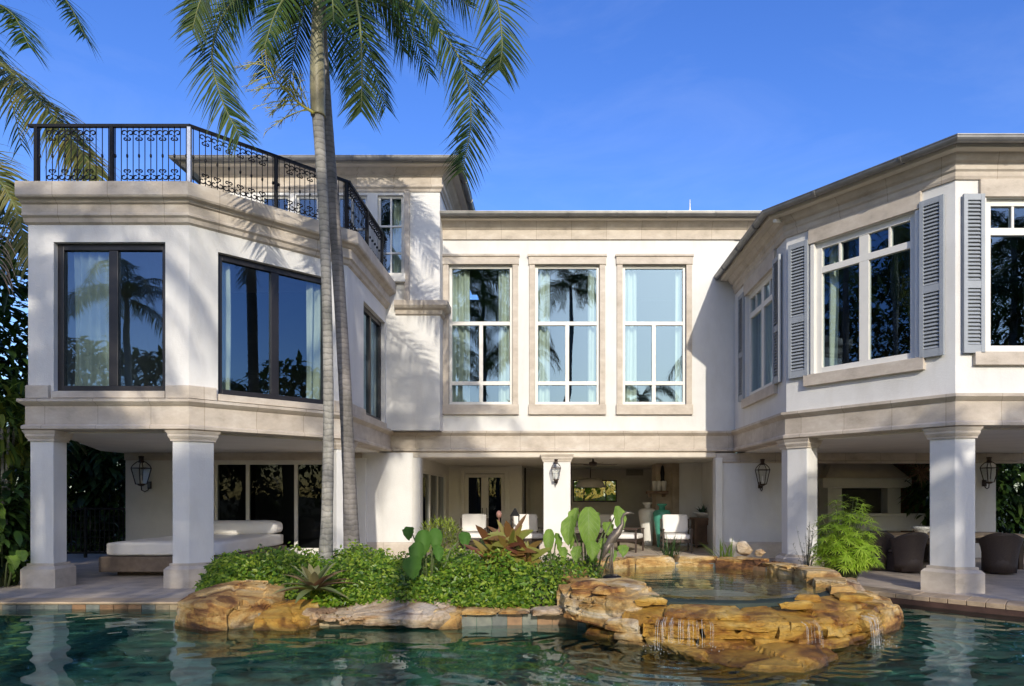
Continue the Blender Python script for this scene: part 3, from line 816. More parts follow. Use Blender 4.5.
b = MB(); b.box(-4.45,-4.3,18.8,25,3.9,8.6); b.box(4.9,5.05,18.8,25,3.9,8.6); b.box(-2.95,-2.9,18.5,23,7,9.7)
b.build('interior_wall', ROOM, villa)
# --- columns
def off_poly(pts, o):
    """offset a convex plan polygon outwards"""
    n = len(pts); a = sum(pts[i][0]*pts[(i+1)%n][1]-pts[(i+1)%n][0]*pts[i][1] for i in range(n))
    if a < 0: pts = pts[::-1]
    res = []
    for i in range(n):
        p0, p1, p2 = V(pts[i-1]), V(pts[i]), V(pts[(i+1)%n])
        d1, d2 = (p1-p0).normalized(), (p2-p1).normalized()
        n1, n2 = V((d1.y,-d1.x)), V((d2.y,-d2.x))
        m_ = (n1+n2)/(1+n1.dot(n2)); res.append((p1.x+m_.x*o, p1.y+m_.y*o))
    return res
def column(poly, ztop=2.775, base=True, cap=True, z0=0.0):
    zb = 0.42
    b = MB(); b.prism(off_poly(poly,0), zb if base else z0, ztop-0.18 if cap else ztop)
    c = b.build('column', STUCCO, villa, bevel=0.012)
    if base:
        b = MB()
        for o0, za, o1, zc in ((0.10,0,0.10,0.33),(0.10,0.331,0.055,0.38),(0.035,0.381,0.035,0.43)):
            b.frust(off_poly(poly,o0), za, off_poly(poly,o1), zc)
        b.build('base', STONE, c)
    if cap:
        b = MB()
        for o0, za, o1, zc in ((0.025,ztop-0.185,0.025,ztop-0.15),(0.03,ztop-0.149,0.055,ztop-0.10),(0.055,ztop-0.099,0.055,ztop-0.06),(0.06,ztop-0.059,0.09,ztop)):
            b.frust(off_poly(poly,o0), za, off_poly(poly,o1), zc)
        b.build('capital', STONE, c)
    return c
def wedge(Pc, Pa, Pb, a, bb, t):
    Pc, Pa, Pb = V(Pc), V(Pa), V(Pb)
    d1, d2 = (Pa-Pc).normalized(), (Pb-Pc).normalized()
    n1 = V((d1.y,-d1.x)); n2 = V((-d2.y,d2.x))   # inward normals for a left-to-right facade
    if n1.dot(V((0,1))) < -1e-6: pass
    A, B_ = Pc+d1*a, Pc+d2*bb
    A2, B2 = A+(-n1 if n1.y < 0 else n1)*t, B_+(-n2 if n2.y < 0 else n2)*t
    return A, B_, A2, B2
def wedge_col(Pprev, Pc, Pnext, a, bb, t, inset=0.02):
    Pprev, Pc, Pnext = V(Pprev), V(Pc), V(Pnext)
    d1, d2 = (Pc-Pprev).normalized(), (Pnext-Pc).normalized()
    i1, i2 = V((-d1.y,d1.x)), V((-d2.y,d2.x))      # inward (left of travel)
    m_ = (i1+i2)/(1+i1.dot(i2))
    C = Pc + m_*inset; A = C-d1*a; B_ = C+d2*bb
    inner = C + m_*t
    poly = [A, C, B_, B_+i2*t, inner, A+i1*t]
    return [(p.x,p.y) for p in poly]
column([(-9.22,12.42),(-8.81,12.42),(-8.81,12.77),(-9.22,12.77)])
column(wedge_col(L0, L1, L2, 0.30, 0.42, 0.36))
column(wedge_col(L1, L2, (-4.25,18), 0.22, 0.5, 0.36))
column(wedge_col(R3, R2, R1, 0.36, 0.46, 0.36))
column(wedge_col(R2, R1, R0, 0.42, 0.34, 0.36))
column([(xat(543.5,18.3),18.3),(xat(570.5,18.3),18.3),(xat(570.5,18.3),18.85),(xat(543.5,18.3),18.85)], 2.70)
# --- ground floor walls
def gwall(P, Q, z1, holes=(), mat=None, base=True, t=0.3):
    w = wall(P, Q, 0, z1, holes, t=t, mat=mat)
    if base and not holes:
        xprofile(P, Q, 0, (V(Q)-V(P)).length, [(0,0.001),(0.06,0.001),(0.06,0.36),(0.03,0.41),(0,0.42)], 'wall_base', STONE, w)
    return w
gwall((-5.0,18.32), (-3.62,18.32), 2.75)
slab_on((-5.1,18.3), (-4.7,18.3), 0, 0.28, 0, 2.6, -0.2, 0.12, 'pilaster', STUCCO, villa)
slab_on((-3.7,18.32), (-3.3,18.32), 0.08, 0.28, 0.0, 2.62, -0.25, 0.04, 'pilaster', WHITE, villa)
gwall((4.46,18.40), (6.15,18.40), 2.5)
slab_on((4.2,18.36), (5,18.36), 0.07, 0.25, 0, 2.62, -0.3, 0.03, 'pilaster', WHITE, villa)
# left loggia back wall: stucco, then three sliding lights with pale stiles
LB = V((-11.1,18.3)); LBQ = V((-4.98,18.3))
lx = lambda px: xat(px,18.3)+11.1
gwall(LB, LBQ, 2.56, [(lx(214),lx(325),0.2,2.50)], mat=GREYWALL)
sl = win(LB, LBQ, lx(214), lx(325), 0.2, 2.50, WHITE, [(lx(246.5)-lx(214))/(lx(325)-lx(214)), (lx(295)-lx(214))/(lx(325)-lx(214))], [], 0.06, 0.09, 0.05, 0.08, gl=GLASS_D, name='sliding_door')
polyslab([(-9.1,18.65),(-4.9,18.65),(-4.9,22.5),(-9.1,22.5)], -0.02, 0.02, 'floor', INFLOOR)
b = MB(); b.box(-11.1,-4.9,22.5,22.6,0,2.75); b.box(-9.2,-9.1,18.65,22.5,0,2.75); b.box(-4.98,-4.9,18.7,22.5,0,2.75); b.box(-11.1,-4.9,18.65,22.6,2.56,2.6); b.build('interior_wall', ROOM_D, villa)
# centre patio
wall((-3.66,18.62), (-3.66,25.0), 0, 2.7, [(1.3,5.7,0.12,2.36)], t=0.2, mat=WHITE)
sd = win((-3.66,18.62), (-3.66,25.0), 1.3, 5.7, 0.12, 2.36, WHITE, [0.34,0.67], [], 0.09, 0.12, 0.04, 0.08, gl=GLASS_D, name='sliding_door')
bx = lambda px: xat(px,25.0)+3.66
wall((-3.66,25.0), (xat(522,25),25.0), 0, 2.7, [(bx(465),bx(504.5),0.0,2.42)], t=0.2, mat=WHITE)
fd = win((-3.66,25.0), (xat(522,25),25.0), bx(465), bx(504.5), 0.02, 2.40, WHITE, [0.5], [], 0.12, 0.26, 0.03, 0.07, gl=GLASS_D, name='french_door')
for px in (482.5, 486.8):
    b = MB(); b.box(xat(px,25)-0.02, xat(px,25)+0.02, 24.9, 24.97, 0.95, 1.2); b.build('handle', ZINC, fd)
slab_on((-3.66,25.0), (0,25), bx(461), bx(464.8), 0, 2.52, 0.003, 0.05, 'casing', WHITE, fd); slab_on((-3.66,25.0), (0,25), bx(504.7), bx(509), 0, 2.52, 0.003, 0.05, 'casing', WHITE, fd)
slab_on((-3.66,25.0), (0,25), bx(460), bx(510), 2.523, 2.64, 0.003, 0.07, 'casing', WHITE, fd)
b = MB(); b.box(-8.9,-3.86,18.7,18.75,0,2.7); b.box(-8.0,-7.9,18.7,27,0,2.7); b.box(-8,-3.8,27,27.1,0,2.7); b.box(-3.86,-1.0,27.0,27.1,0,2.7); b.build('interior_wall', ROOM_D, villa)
X22 = xat(522,25)
wall((X22,25.2), (X22,28.0), 0, 2.7, t=0.15, mat=GREYWALL, ends=True)
k0 = xat(573,28)-X22; k1 = xat(617,28)-X22
wall((X22,28.0), (4.9,28.0), 0, 2.7, [(k0,k1,zat(502,28),zat(480,28))], t=0.15, mat=GREYWALL)
win((X22,28.0), (4.9,28.0), k0, k1, zat(502,28), zat(480,28), DARKWOOD, [0.25,0.75], [], 0.05, 0.04, 0.05, 0.06, gl=CLEAR, name='window')
# panelled doors on the back wall
def panel_door(px0, px1, Y, z1):
    b = MB(); x0, x1 = xat(px0,Y), xat(px1,Y); b.box(x0,x1,Y-0.06,Y-0.003,0.01,z1)
    w = x1-x0
    for a, c in ((0.2,z1*0.45),(z1*0.5,z1-0.18)):
        b.box(x0+0.12,x1-0.12,Y-0.075,Y-0.06,a,c)
    o = b.build('door', GREYWALL, villa, bevel=0.01)
    h = MB(); h.box(x1-0.1,x1-0.06,Y-0.12,Y-0.06,1.0,1.15); h.build('handle', ZINC, o)
panel_door(530, 547, 27.95, 2.3); panel_door(622, 650, 27.95, 2.3)
b = MB(); x0, x1 = xat(625,28), xat(644,28); b.box(x0,x1,27.94,27.985,zat(476.5,28),zat(469,28))
vt = b.build('vent', GREYWALL, villa)
b = MB()
for i in range(6):
    z = zat(476,28)+0.03+i*0.04; b.box(x0+0.04,x1-0.04,27.915,27.939,z,z+0.018)
b.build('slats', IRON, vt)
# stone pier of the outdoor fireplace and the white wall at its right
b = MB(); b.box(xat(656,23.4),xat(672,23.4),23.4,24.4,0,2.7); b.box(xat(672.3,23.3),xat(680,23.3),23.3,24.4,0,2.7); b.build('chimney_breast', M('pale_oak_stone',(0.42,0.34,0.25),0.7,0.2,3,0.2,30), villa)
wall((xat(680,23.0),23.0), (4.9,23.0), 0, 2.7, t=0.15, mat=STUCCO)
wall((4.9,18.7), (4.9,28), 0, 2.7, t=-0.1, mat=STUCCO)
# right loggia: kitchen
wall((6.15,18.72), (6.15,22.7), 0, 2.75, t=0.12, mat=GREYWALL)
BRICK = tiles('red_brick', (0.30,0.12,0.07), (0.22,0.085,0.05), (0.25,0.2,0.16), 0.22, 0.075, 0.012, 0.8, use='Generated', rot=(R(90),0,0))
wall((6.0,22.7), (11.0,22.7), 0, 2.75, t=0.12, mat=GREYWALL)
b = MB(); b.box(xat(886,22.4),xat(924,22.4),22.4,22.69,0,2.75); b.build('wall', tiles('red_brick2', (0.30,0.12,0.07), (0.22,0.085,0.05), (0.25,0.2,0.16), 0.22, 0.075, 0.012, 0.8, use='Object', rot=(R(90),0,0)), villa)
slab_on((10.4,18.4), (12.5,18.4), xat(975,18.4)-10.4, xat(996,18.4)-10.4, 0, 2.48, -0.3, 0.0, 'wall', STUCCO, villa)
# ------------------------------------------------------------------ terrace railing (part of the villa)
RZ0, RZ1 = 7.12, 8.14
RP = [V((-9.16,12.34)), V((-6.36,12.34)), V((-4.2,14.55)), V((-4.2,17.8))]
b = MB()
for i in range(3):
    p, q = RP[i], RP[i+1]; u, nn = frame2(p, q); L = (q-p).length
    b.obox(V((p.x,p.y,0)), u, nn, Zv, (-0.02,L+0.02), (-0.03,0.03), (RZ1-0.05,RZ1))
    b.obox(V((p.x,p.y,0)), u, nn, Zv, (0,L), (-0.012,0.012), (RZ0-0.03,RZ0))
railing = b.build('railing', IRON, villa)
def post(p, mat, r=0.03):
    mb = MB(); mb.box(p.x-r,p.x+r,p.y-r,p.y+r,7.05,RZ1-0.051); mb.build('post', mat, railing)
def rail_at(px, i):
    P, Q = RP[i], RP[i+1]; k = (px-CX)/F_PX; d = Q-P; t = (k*P.y-P.x)/(d.x-k*d.y); return P+d*t, t*d.length
for px, i, m_ in ((36.5,0,IRON),(112,0,IRON),(189.5,0,ALU),(276,1,IRON),(346,1,IRON),(367,2,IRON),(382,2,IRON)):
    post(rail_at(px,i)[0], m_)
def scroll(mb, O, u, cx, cz, r, s, up):
    """one C scroll in the plane of the rail"""
    pts = []
    for k in range(15):
        a = k/14*PI*1.75; rr = r*(1-0.62*k/14)
        pts.append(O + u*(cx + s*(r - rr*math.cos(a))) + Zv*(cz + up*rr*math.sin(a)))
    mb.tube(pts, 0.011, 4, smooth=False)
def panel(i, d0, d1, first_plain, last_plain):
    P, Q = RP[i], RP[i+1]; u, nn = frame2(P, Q); O = V((P.x,P.y,0))
    mb = MB(); n = max(3, round((d1-d0)/0.105)); st = (d1-d0)/n
    for k in range(n+1):
        x = d0+k*st
        mb.tube([O+u*x+Zv*RZ0, O+u*x+Zv*(RZ1-0.05)], 0.008, 5)
        if k % 2 == 0: mb.sphere(tuple(O+u*x+Zv*(RZ0+0.47)), (0.022,0.022,0.04), 6, 4)
    lo, hi = first_plain, n-last_plain
    for k in range(lo, hi+1):
        x = d0+k*st
        if (k-lo) % 2 == 0 and k < hi+1:
            for s in (-1, 1):
                scroll(mb, O, u, x, RZ1-0.15, 0.056, s, 1)
                scroll(mb, O, u, x, RZ1-0.25, 0.034, s, -1)
                scroll(mb, O, u, x, RZ0+0.10, 0.056, s, -1)
                scroll(mb, O, u, x, RZ0+0.20, 0.034, s, 1)
            mb.sphere(tuple(O+u*x+Zv*(RZ1-0.20)), (0.03,0.012,0.016), 6, 4)
            mb.sphere(tuple(O+u*x+Zv*(RZ0+0.15)), (0.03,0.012,0.016), 6, 4)
    mb.build('scroll_panel', IRON, railing)
dd = [[rail_at(p,i)[1] for p in pp] for i, pp in ((0,(36.5,112,189.5)),(1,(189.5,276,346)),(2,(367,382)))]
L1_ = (RP[1]-RP[0]).length; L2_ = (RP[2]-RP[1]).length; L3_ = (RP[3]-RP[2]).length
panel(0, dd[0][0]+0.06, dd[0][1]-0.06, 2, 2); panel(0, dd[0][1]+0.06, L1_-0.06, 2, 2)
panel(1, 0.06, dd[1][1]-0.06, 2, 2); panel(1, dd[1][1]+0.06, dd[1][2]-0.06, 2, 2); panel(1, dd[1][2]+0.06, L2_-0.02, 1, 1)
panel(2, 0.06, dd[2][0]-0.05, 1, 1); panel(2, dd[2][0]+0.05, dd[2][1]-0.05, 2, 2); panel(2, dd[2][1]+0.05, L3_, 2, 2)

# ------------------------------------------------------------------ curtains behind the glass
def curtain(P, Q, d0, d1, z0, z1, depth, label, bunch=0.05):
    P, Q = V(P), V(Q); u, nn = frame2(P, Q); depth = 0.30; O = V((P.x,P.y,0)) - nn*depth
    n = max(10, int((d1-d0)/0.02)); rows = 8; mb = MB(); rnd = random.Random(int(d0*100+z1*10)); ph = rnd.random()*6
    vs = []
    for j in range(rows+1):
        z = z0+(z1-z0)*j/rows; sp = 1.0+0.12*math.sin(j*0.4)
        for i in range(n+1):
            x = d0+(d1-d0)*i/n
            y = bunch*math.sin(i/n*(d1-d0)/0.085*PI+ph+0.5*math.sin(j*0.5+i*0.2))
            vs.append(O+u*(d0+(x-d0)*1)+nn*y*sp+Zv*z)
    fs = [(j*(n+1)+i, j*(n+1)+i+1, (j+1)*(n+1)+i+1, (j+1)*(n+1)+i) for j in range(rows) for i in range(n)]
    mb.add(vs, fs, True)
    o = mb.build('curtain', CURTAIN)
    tag(o, label, 'curtain', 'curtains behind the upper windows')
curtain(L0, L1, 0.62, 1.30, 3.5, 6.05, 0.5, 'pale curtain drawn across the left light of the front corner window under the railing')
curtain(L1, L2, 0.55, 0.82, 3.5, 6.0, 0.42, 'narrow curtain at the left jamb of the dark framed window behind the palm trunks')
curtain(L1, L2, 2.35, 2.66, 3.5, 6.0, 0.42, 'narrow curtain at the right jamb of the dark framed window, beside the palm trunks')
curtain(L2, (-4.25,18), 1.4, 3.2, 3.5, 6.0, 0.42, 'green grey curtain filling the side window right of the palm trunks')
ord_ = ['first', 'middle', 'last']
nm = ['leftmost of the three tall white windows','middle one of the three tall white windows','rightmost of the three tall white windows']
for k, (a, c) in enumerate(MW):
    curtain((MX0,18.5), R3, a+0.05, a+0.05+(0.46,0.34,0.36)[k], 4.0, 7.65, 0.42, 'curtain at the left jamb of the %s' % nm[k])
    curtain((MX0,18.5), R3, c-0.05-(0.34,0.24,0.18)[k], c-0.05, 4.0, 7.65, 0.42, 'curtain at the right jamb of the %s' % nm[k])
curtain(R2, R1, 0.75, 0.98, 4.0, 6.55, 0.42, 'yellow green curtain at the left edge of the angled window between grey shutters')
curtain(R3, R2, 1.3, 3.2, 4.0, 6.5, 0.42, 'green curtain inside the side window of the right wing next to the inner corner')
curtain(TW0, TW1, tw(391), tw(402), 7.32, 9.3, 0.4, 'pale curtain in the third floor window beside the stone pilaster')

# ------------------------------------------------------------------ wall lanterns
COPPER = M('aged_copper', (0.045,0.027,0.02), 0.45, 0.3, 8, 0.05, 60, metal=0.3)
def lantern(loc, label, rz=0.0, scale=1.0):
    """wall lantern; local origin on the wall, -Y out of the wall, z=0 at the lantern's middle"""
    t = thing('wall_lantern', label, 'lantern', loc, 'iron carriage lanterns on the walls', local=True)
    t.rotation_euler = (0,0,rz); t.scale = (scale,)*3
    b = MB(); b.box(-0.05,0.05,-0.025,0,-0.30,-0.14)
    b.tube([(0,-0.01,-0.24),(0,-0.05,-0.33),(0,-0.12,-0.36),(0,-0.19,-0.33),(0,-0.2,-0.22)], 0.012, 6)
    b.tube([(0,-0.01,0.14),(0,-0.1,0.15),(0,-0.17,0.15)], 0.01, 6); b.build('bracket', COPPER, t)
    b = MB(); cy = -0.2
    lo = [(-0.075,cy-0.075),(0.075,cy-0.075),(0.075,cy+0.075),(-0.075,cy+0.075)]
    hi = [(-0.135,cy-0.135),(0.135,cy-0.135),(0.135,cy+0.135),(-0.135,cy+0.135)]
    for k in range(4):
        a, c = lo[k], hi[k]; a2, c2 = lo[(k+1)%4], hi[(k+1)%4]
        b.tube([(*a,-0.2),(*c,0.14)], 0.011, 4, smooth=False); b.tube([(*a,-0.2),(*a2,-0.2)], 0.012, 4, smooth=False); b.tube([(*c,0.14),(*c2,0.14)], 0.014, 4, smooth=False)
        b.tube([(*c,0.14),(c[0]*0.85,cy+(c[1]-cy)*0.85,0.2),(c[0]*0.45,cy+(c[1]-cy)*0.45,0.27),(0,cy,0.30)], 0.010, 4, smooth=False)
    b.lathe([(0.055,0.26),(0.06,0.29),(0.045,0.31),(0.05,0.37),(0.06,0.375),(0.055,0.40),(0.0,0.405)], (0,cy,0), 10)
    b.lathe([(0.0,-0.25),(0.05,-0.235),(0.085,-0.21),(0.085,-0.19),(0.0,-0.19)], (0,cy,0), 10); b.build('cage', COPPER, t)
    b = MB()
    for k in range(4):
        a, c, a2, c2 = lo[k], hi[k], lo[(k+1)%4], hi[(k+1)%4]
        sh = lambda p: (p[0]*0.97, cy+(p[1]-cy)*0.97)
        b.face([(*sh(a),-0.195),(*sh(a2),-0.195),(*sh(c2),0.135),(*sh(c),0.135)])
    b.build('pane', CLEAR, t)
    b = MB(); b.lathe([(0.03,-0.19),(0.03,-0.13),(0.018,-0.12),(0.018,-0.02),(0.0,0.0)], (0,cy,0), 8); b.build('burner', CUSHION, t)
    return t
lantern(at(150,475,18.28), 'iron lantern on the shaded grey wall of the left loggia, above the daybed', R(-25), 1.2)
lantern(at(556,473,18.29), 'rusty copper lantern on the white column in the middle of the patio opening', 0, 0.88)
lantern(at(760,476,18.38), 'iron lantern on the white wall between the patio and the kitchen loggia', 0, 1.08)
lantern(at(984,474,18.38), 'iron lantern half hidden behind the big white column at the right', 0, 1.08)

# ------------------------------------------------------------------ left loggia: daybed, gate, wreath
db = thing('daybed', 'low taupe outdoor daybed with white mattress and bolster in the left loggia', 'daybed', (-7.8,15.8,0))
b = MB(); b.box(-8.9,-6.85,14.4,17.3,0.0,0.09); b.build('plinth', DARKWOOD, db)
b = MB(); b.box(-9.1,-6.62,14.1,17.55,0.09,0.40); b.build('base', DAYBASE, db, bevel=0.02)
def soft_box(x0,x1,y0,y1,z0,z1,r,name,mat,parent,seed=0,amp=0.012,seg=10):
    bm = bmesh.new(); bmesh.ops.create_cube(bm, size=1)
    bmesh.ops.subdivide_edges(bm, edges=bm.edges[:], cuts=seg, use_grid_fill=True)
    c = V(((x0+x1)/2,(y0+y1)/2,(z0+z1)/2)); h = V(((x1-x0)/2,(y1-y0)/2,(z1-z0)/2))
    for v in bm.verts:
        p = V((v.co.x*2*h.x, v.co.y*2*h.y, v.co.z*2*h.z))
        q = V((max(-h.x+r,min(h.x-r,p.x)),max(-h.y+r,min(h.y-r,p.y)),max(-h.z+r,min(h.z-r,p.z))))
        dlt = p-q
        if dlt.length > 1e-9: p = q+dlt.normalized()*r
        p += noise.noise_vector(p*3.1+V((seed,0,0)))*amp
        v.co = p+c
    me = bpy.data.meshes.new(name); bm.to_mesh(me); bm.free(); me.materials.append(mat)
    me.polygons.foreach_set('use_smooth', [True]*len(me.polygons))
    o = bpy.data.objects.new(name, me); col.objects.link(o)
    if parent: setpar(o, parent)
    return o
soft_box(-9.0,-6.66,14.15,17.5,0.405,0.70,0.07,'mattress',CUSHION,db,1)
soft_box(-9.0,-6.66,16.9,17.5,0.69,1.02,0.14,'bolster',CUSHION,db,2)
gate = thing('metal_gate', 'black metal garden gate at the left end of the loggia', 'gate', (-12.2,18.5,0))
b = MB(); g0, g1 = V((-13.4,18.5)), V((-11.15,18.5)); u, nn = frame2(g0, g1); L = (g1-g0).length; O = V((g0.x,g0.y,0))
for x in (0, L/2, L): b.obox(O,u,nn,Zv,(x-0.03,x+0.03),(-0.03,0.03),(0,1.34))
for z in (0.1,1.26): b.obox(O,u,nn,Zv,(0,L),(-0.02,0.02),(z,z+0.05))
b.build('gate_frame', IRON, gate)
b = MB()
for k in range(1, 18): b.obox(O,u,nn,Zv,(L*k/18-0.011,L*k/18+0.011),(-0.009,0.009),(0.15,1.26))
for z in (0.33,0.52,0.71,0.9,1.08): b.obox(O,u,nn,Zv,(0,L),(-0.008,0.008),(z,z+0.02))
b.build('bars', IRON, gate)
wr = thing('wreath', 'round dried wreath seen through the sliding glass behind the daybed', 'wreath', at(221,476,18.62))
b = MB(); rnd = random.Random(3); c = at(221,476,18.62)
for k in range(26):
    a = 2*PI*k/26
    b.tube([c+V((math.cos(a+q*0.16)*(0.24+rnd.uniform(-.03,.03)),rnd.uniform(-.02,.02),math.sin(a+q*0.16)*(0.31+rnd.uniform(-.03,.03)))) for q in range(4)], 0.022, 5)
b.build('twigs', TEAK, wr)

# ------------------------------------------------------------------ patio furniture
def armchair(label, loc, rz):
    t = thing('armchair', label, 'armchair', loc, 'patio armchairs with white cushions', local=True)
    t.rotation_euler = (0,0,rz)   # faces -Y
    b = MB()
    for s in (-1,1):
        b.box(s*0.40-0.025,s*0.40+0.025,-0.40,-0.35,0,0.64); b.box(s*0.40-0.025,s*0.40+0.025,0.35,0.41,0,0.95)
        b.box(s*0.40-0.02,s*0.40+0.02,-0.35,0.35,0.30,0.37)
        b.box(s*0.40-0.035,s*0.40+0.035,-0.42,0.36,0.641,0.68)
    b.box(-0.375,0.375,-0.39,-0.35,0.29,0.37); b.box(-0.375,0.375,0.36,0.40,0.29,0.37); b.box(-0.375,0.375,0.36,0.40,0.86,0.94)
    b.box(-0.375,0.375,-0.35,0.36,0.34,0.369)
    b.build('frame', DARKWOOD, t, bevel=0.008)
    soft_box(-0.37,0.37,-0.41,0.28,0.372,0.53,0.06,'seat_cushion',CUSHION,t,4,0.01,8)
    o = soft_box(-0.37,0.37,-0.07,0.10,-0.26,0.28,0.06,'back_cushion',CUSHION,t,5,0.012,8)
    o.location = (0,0.27,0.80); o.rotation_euler = (R(-10),0,0)
    return t
a1 = armchair('white cushioned armchair facing the pool in front of the french doors', (xat(473,21),21,0), 0)
copy_tree(a1, (xat(528,20.8),20.8,0), R(18), 'white cushioned armchair turned slightly, between the dark lantern and the white column')
copy_tree(a1, (xat(627,20.6),20.6,0), R(68), 'white cushioned armchair seen side-on behind the elephant ear leaves')
copy_tree(a1, (xat(676,20.4),20.4,0), R(-4), 'white cushioned armchair beside the turquoise urn and the console table')
so = thing('sofa', 'long white outdoor sofa at the back of the patio behind the elephant ear plants', 'sofa', (xat(597,24.5),24.5,0))
sx0, sx1 = xat(572,24.5), xat(616,24.5)
b = MB(); b.box(sx0,sx1,24.2,25.0,0.1,0.32); 
for x in (sx0+0.03,sx1-0.09): b.box(x,x+0.06,24.22,24.28,0,0.1); b.box(x,x+0.06,24.9,24.96,0,0.1)
b.build('frame', DARKWOOD, so)
soft_box(sx0,sx1,24.2,24.9,0.33,0.55,0.07,'seat_cushion',CUSHION,so,6); soft_box(sx0,sx1,24.75,25.0,0.55,0.98,0.08,'back_cushion',CUSHION,so,7)
def urn(name, label, px, Y, h, mat, prof, lid):
    t = thing(name, label, 'urn', (xat(px,Y),Y,0), 'tall glazed urns on the patio')
    b = MB(); b.lathe([(r,z*h) for r, z in prof], (xat(px,Y),Y,0), 20); b.build('body', mat, t)
    b = MB(); b.lathe([(r,z*h) for r, z in lid], (xat(px,Y),Y,0), 20); b.build('neck', mat, t)
    return t
UW = M('white_glaze', (0.72,0.70,0.65), 0.3, 0.08, 4, 0.05, 20)
UT = M('turquoise_glaze', (0.10,0.40,0.30), 0.25, 0.25, 3, 0.05, 20)
UPROF = [(0.0,0),(0.17,0.0),(0.16,0.05),(0.20,0.3),(0.28,0.65),(0.29,0.78),(0.24,0.84),(0.11,0.86),(0.0,0.86)]
ULID = [(0.0,0.861),(0.10,0.861),(0.095,0.93),(0.15,0.96),(0.17,0.985),(0.13,1.0),(0,1.0)]
urn('floor_urn', 'tall white glazed urn standing left of the turquoise urn', 647.5, 23.0, 1.42, UW, UPROF, ULID)
urn('floor_urn', 'tall turquoise glazed urn behind the white armchair', 662, 22.4, 1.38, UT, UPROF, ULID)
# console with planter bowl
cs = thing('console_table', 'weathered wooden console against the white patio wall', 'table', (xat(705,22.3),22.3,0))
x0, x1 = xat(693,22.2), xat(717,22.2)
b = MB(); b.box(x0,x1,22.0,22.8,0.86,0.93); b.build('top', TEAK, cs, bevel=0.01)
b = MB(); b.box(x0+0.05,x1-0.05,22.06,22.74,0.70,0.859); b.box(x0+0.05,x1-0.05,22.08,22.74,0.1,0.16); b.box(x0+0.04,x1-0.04,22.2,22.74,0.161,0.699); b.build('apron', TEAK, cs)
for x in (x0+0.03,x1-0.11):
    b = MB(); b.box(x,x+0.08,22.03,22.11,0,0.859); b.build('leg', TEAK, cs)
LEAF_AGAVE = leaf_mat('dark_succulent_leaf', (0.02,0.05,0.03), (0.04,0.085,0.05), trans=0.1)
def leaf(mb, base, d, up, L, W, n=4, droop=0.6, fold=0.25, prof=None, curl=0):
    """a leaf blade: strip folded along its midrib, bending down along its length"""
    base, d, up = V(base), V(d).normalized(), V(up)
    side = d.cross(up)
    if side.length < 1e-4: side = d.cross(V((1,0,0.1)))
    side.normalize()
    p = base.copy(); rows = []
    for i in range(n+1):
        t = i/n
        w = (prof(t) if prof else math.sin(PI*min(1,t*0.88+0.12))**0.8)*W*0.5
        nrm = side.cross(d).normalized()
        rows.append((p - side*w + nrm*w*fold, p.copy(), p + side*w + nrm*w*fold))
        d = (d + V((0,0,-droop/n))).normalized()
        p = p + d*(L/n)
    vs = [q for r_ in rows for q in r_]
    fs = []
    for i in range(n):
        a = i*3
        fs += [(a,a+1,a+4,a+3),(a+1,a+2,a+5,a+4)]
    mb.add(vs, fs, True)
pb = thing('potted_plant', 'dark succulent in a shallow bowl on the wooden console', 'plant', (xat(704,22.3),22.3,0.931))
b = MB(); b.lathe([(0.0,0),(0.16,0),(0.30,0.14),(0.31,0.17),(0.27,0.15),(0,0.13)], (xat(704,22.3),22.3,0.931), 18); b.build('bowl', UW, pb)
b = MB(); rnd = random.Random(12); c = V((xat(704,22.3),22.3,1.06))
for k in range(46):
    a = rnd.uniform(0,2*PI); e = rnd.uniform(0.15,1.3)
    leaf(b, c+V((rnd.uniform(-.12,.12),rnd.uniform(-.12,.12),0)), (math.cos(a)*math.cos(e),math.sin(a)*math.cos(e),math.sin(e)), (0,0,1), rnd.uniform(.22,.36), 0.06, 3, 0.3)
b.build('leaves', LEAF_AGAVE, pb)
# shelf with three white vases and a small statue above
sh = thing('wall_shelf', 'wooden shelf on the stone pier holding three white vases', 'shelf', (xat(660,23.2),23.2,zat(493.5,23.2)))
b = MB(); b.box(xat(647,23.1),xat(668,23.1),23.0,23.395,zat(494,23.2),zat(491,23.2)); b.build('board', TEAK, sh, bevel=0.01)
b = MB(); b.box(xat(649,23.1),xat(652,23.1),23.2,23.395,zat(497,23.2),zat(494.1,23.2)); b.box(xat(663,23.1),xat(666,23.1),23.2,23.395,zat(497,23.2),zat(494.1,23.2)); b.build('bracket', TEAK, sh)
for px, l in ((654.5,'leftmost'),(659,'middle'),(664,'rightmost')):
    b = MB(); b.lathe([(0,0),(0.065,0),(0.08,0.2),(0.085,0.30),(0.07,0.33),(0.05,0.335),(0,0.335)], (xat(px,23.2),23.2,zat(491,23.2)+0.002), 14)
    tag(b.build('vase', UW), 'white vase, %s of the three on the wooden shelf' % l, 'vase', 'white vases on the shelf')
mi = thing('wall_sconce', 'tall dark sconce on the stone pier above the three vases', 'sconce', at(662,474,23.38))
b = MB(); b.lathe([(0,0),(0.09,0.02),(0.05,0.1),(0.075,0.3),(0.05,0.5),(0.02,0.55),(0,0.56)], tuple(at(662.5,482,23.33)), 10); b.build('body', IRON, mi)
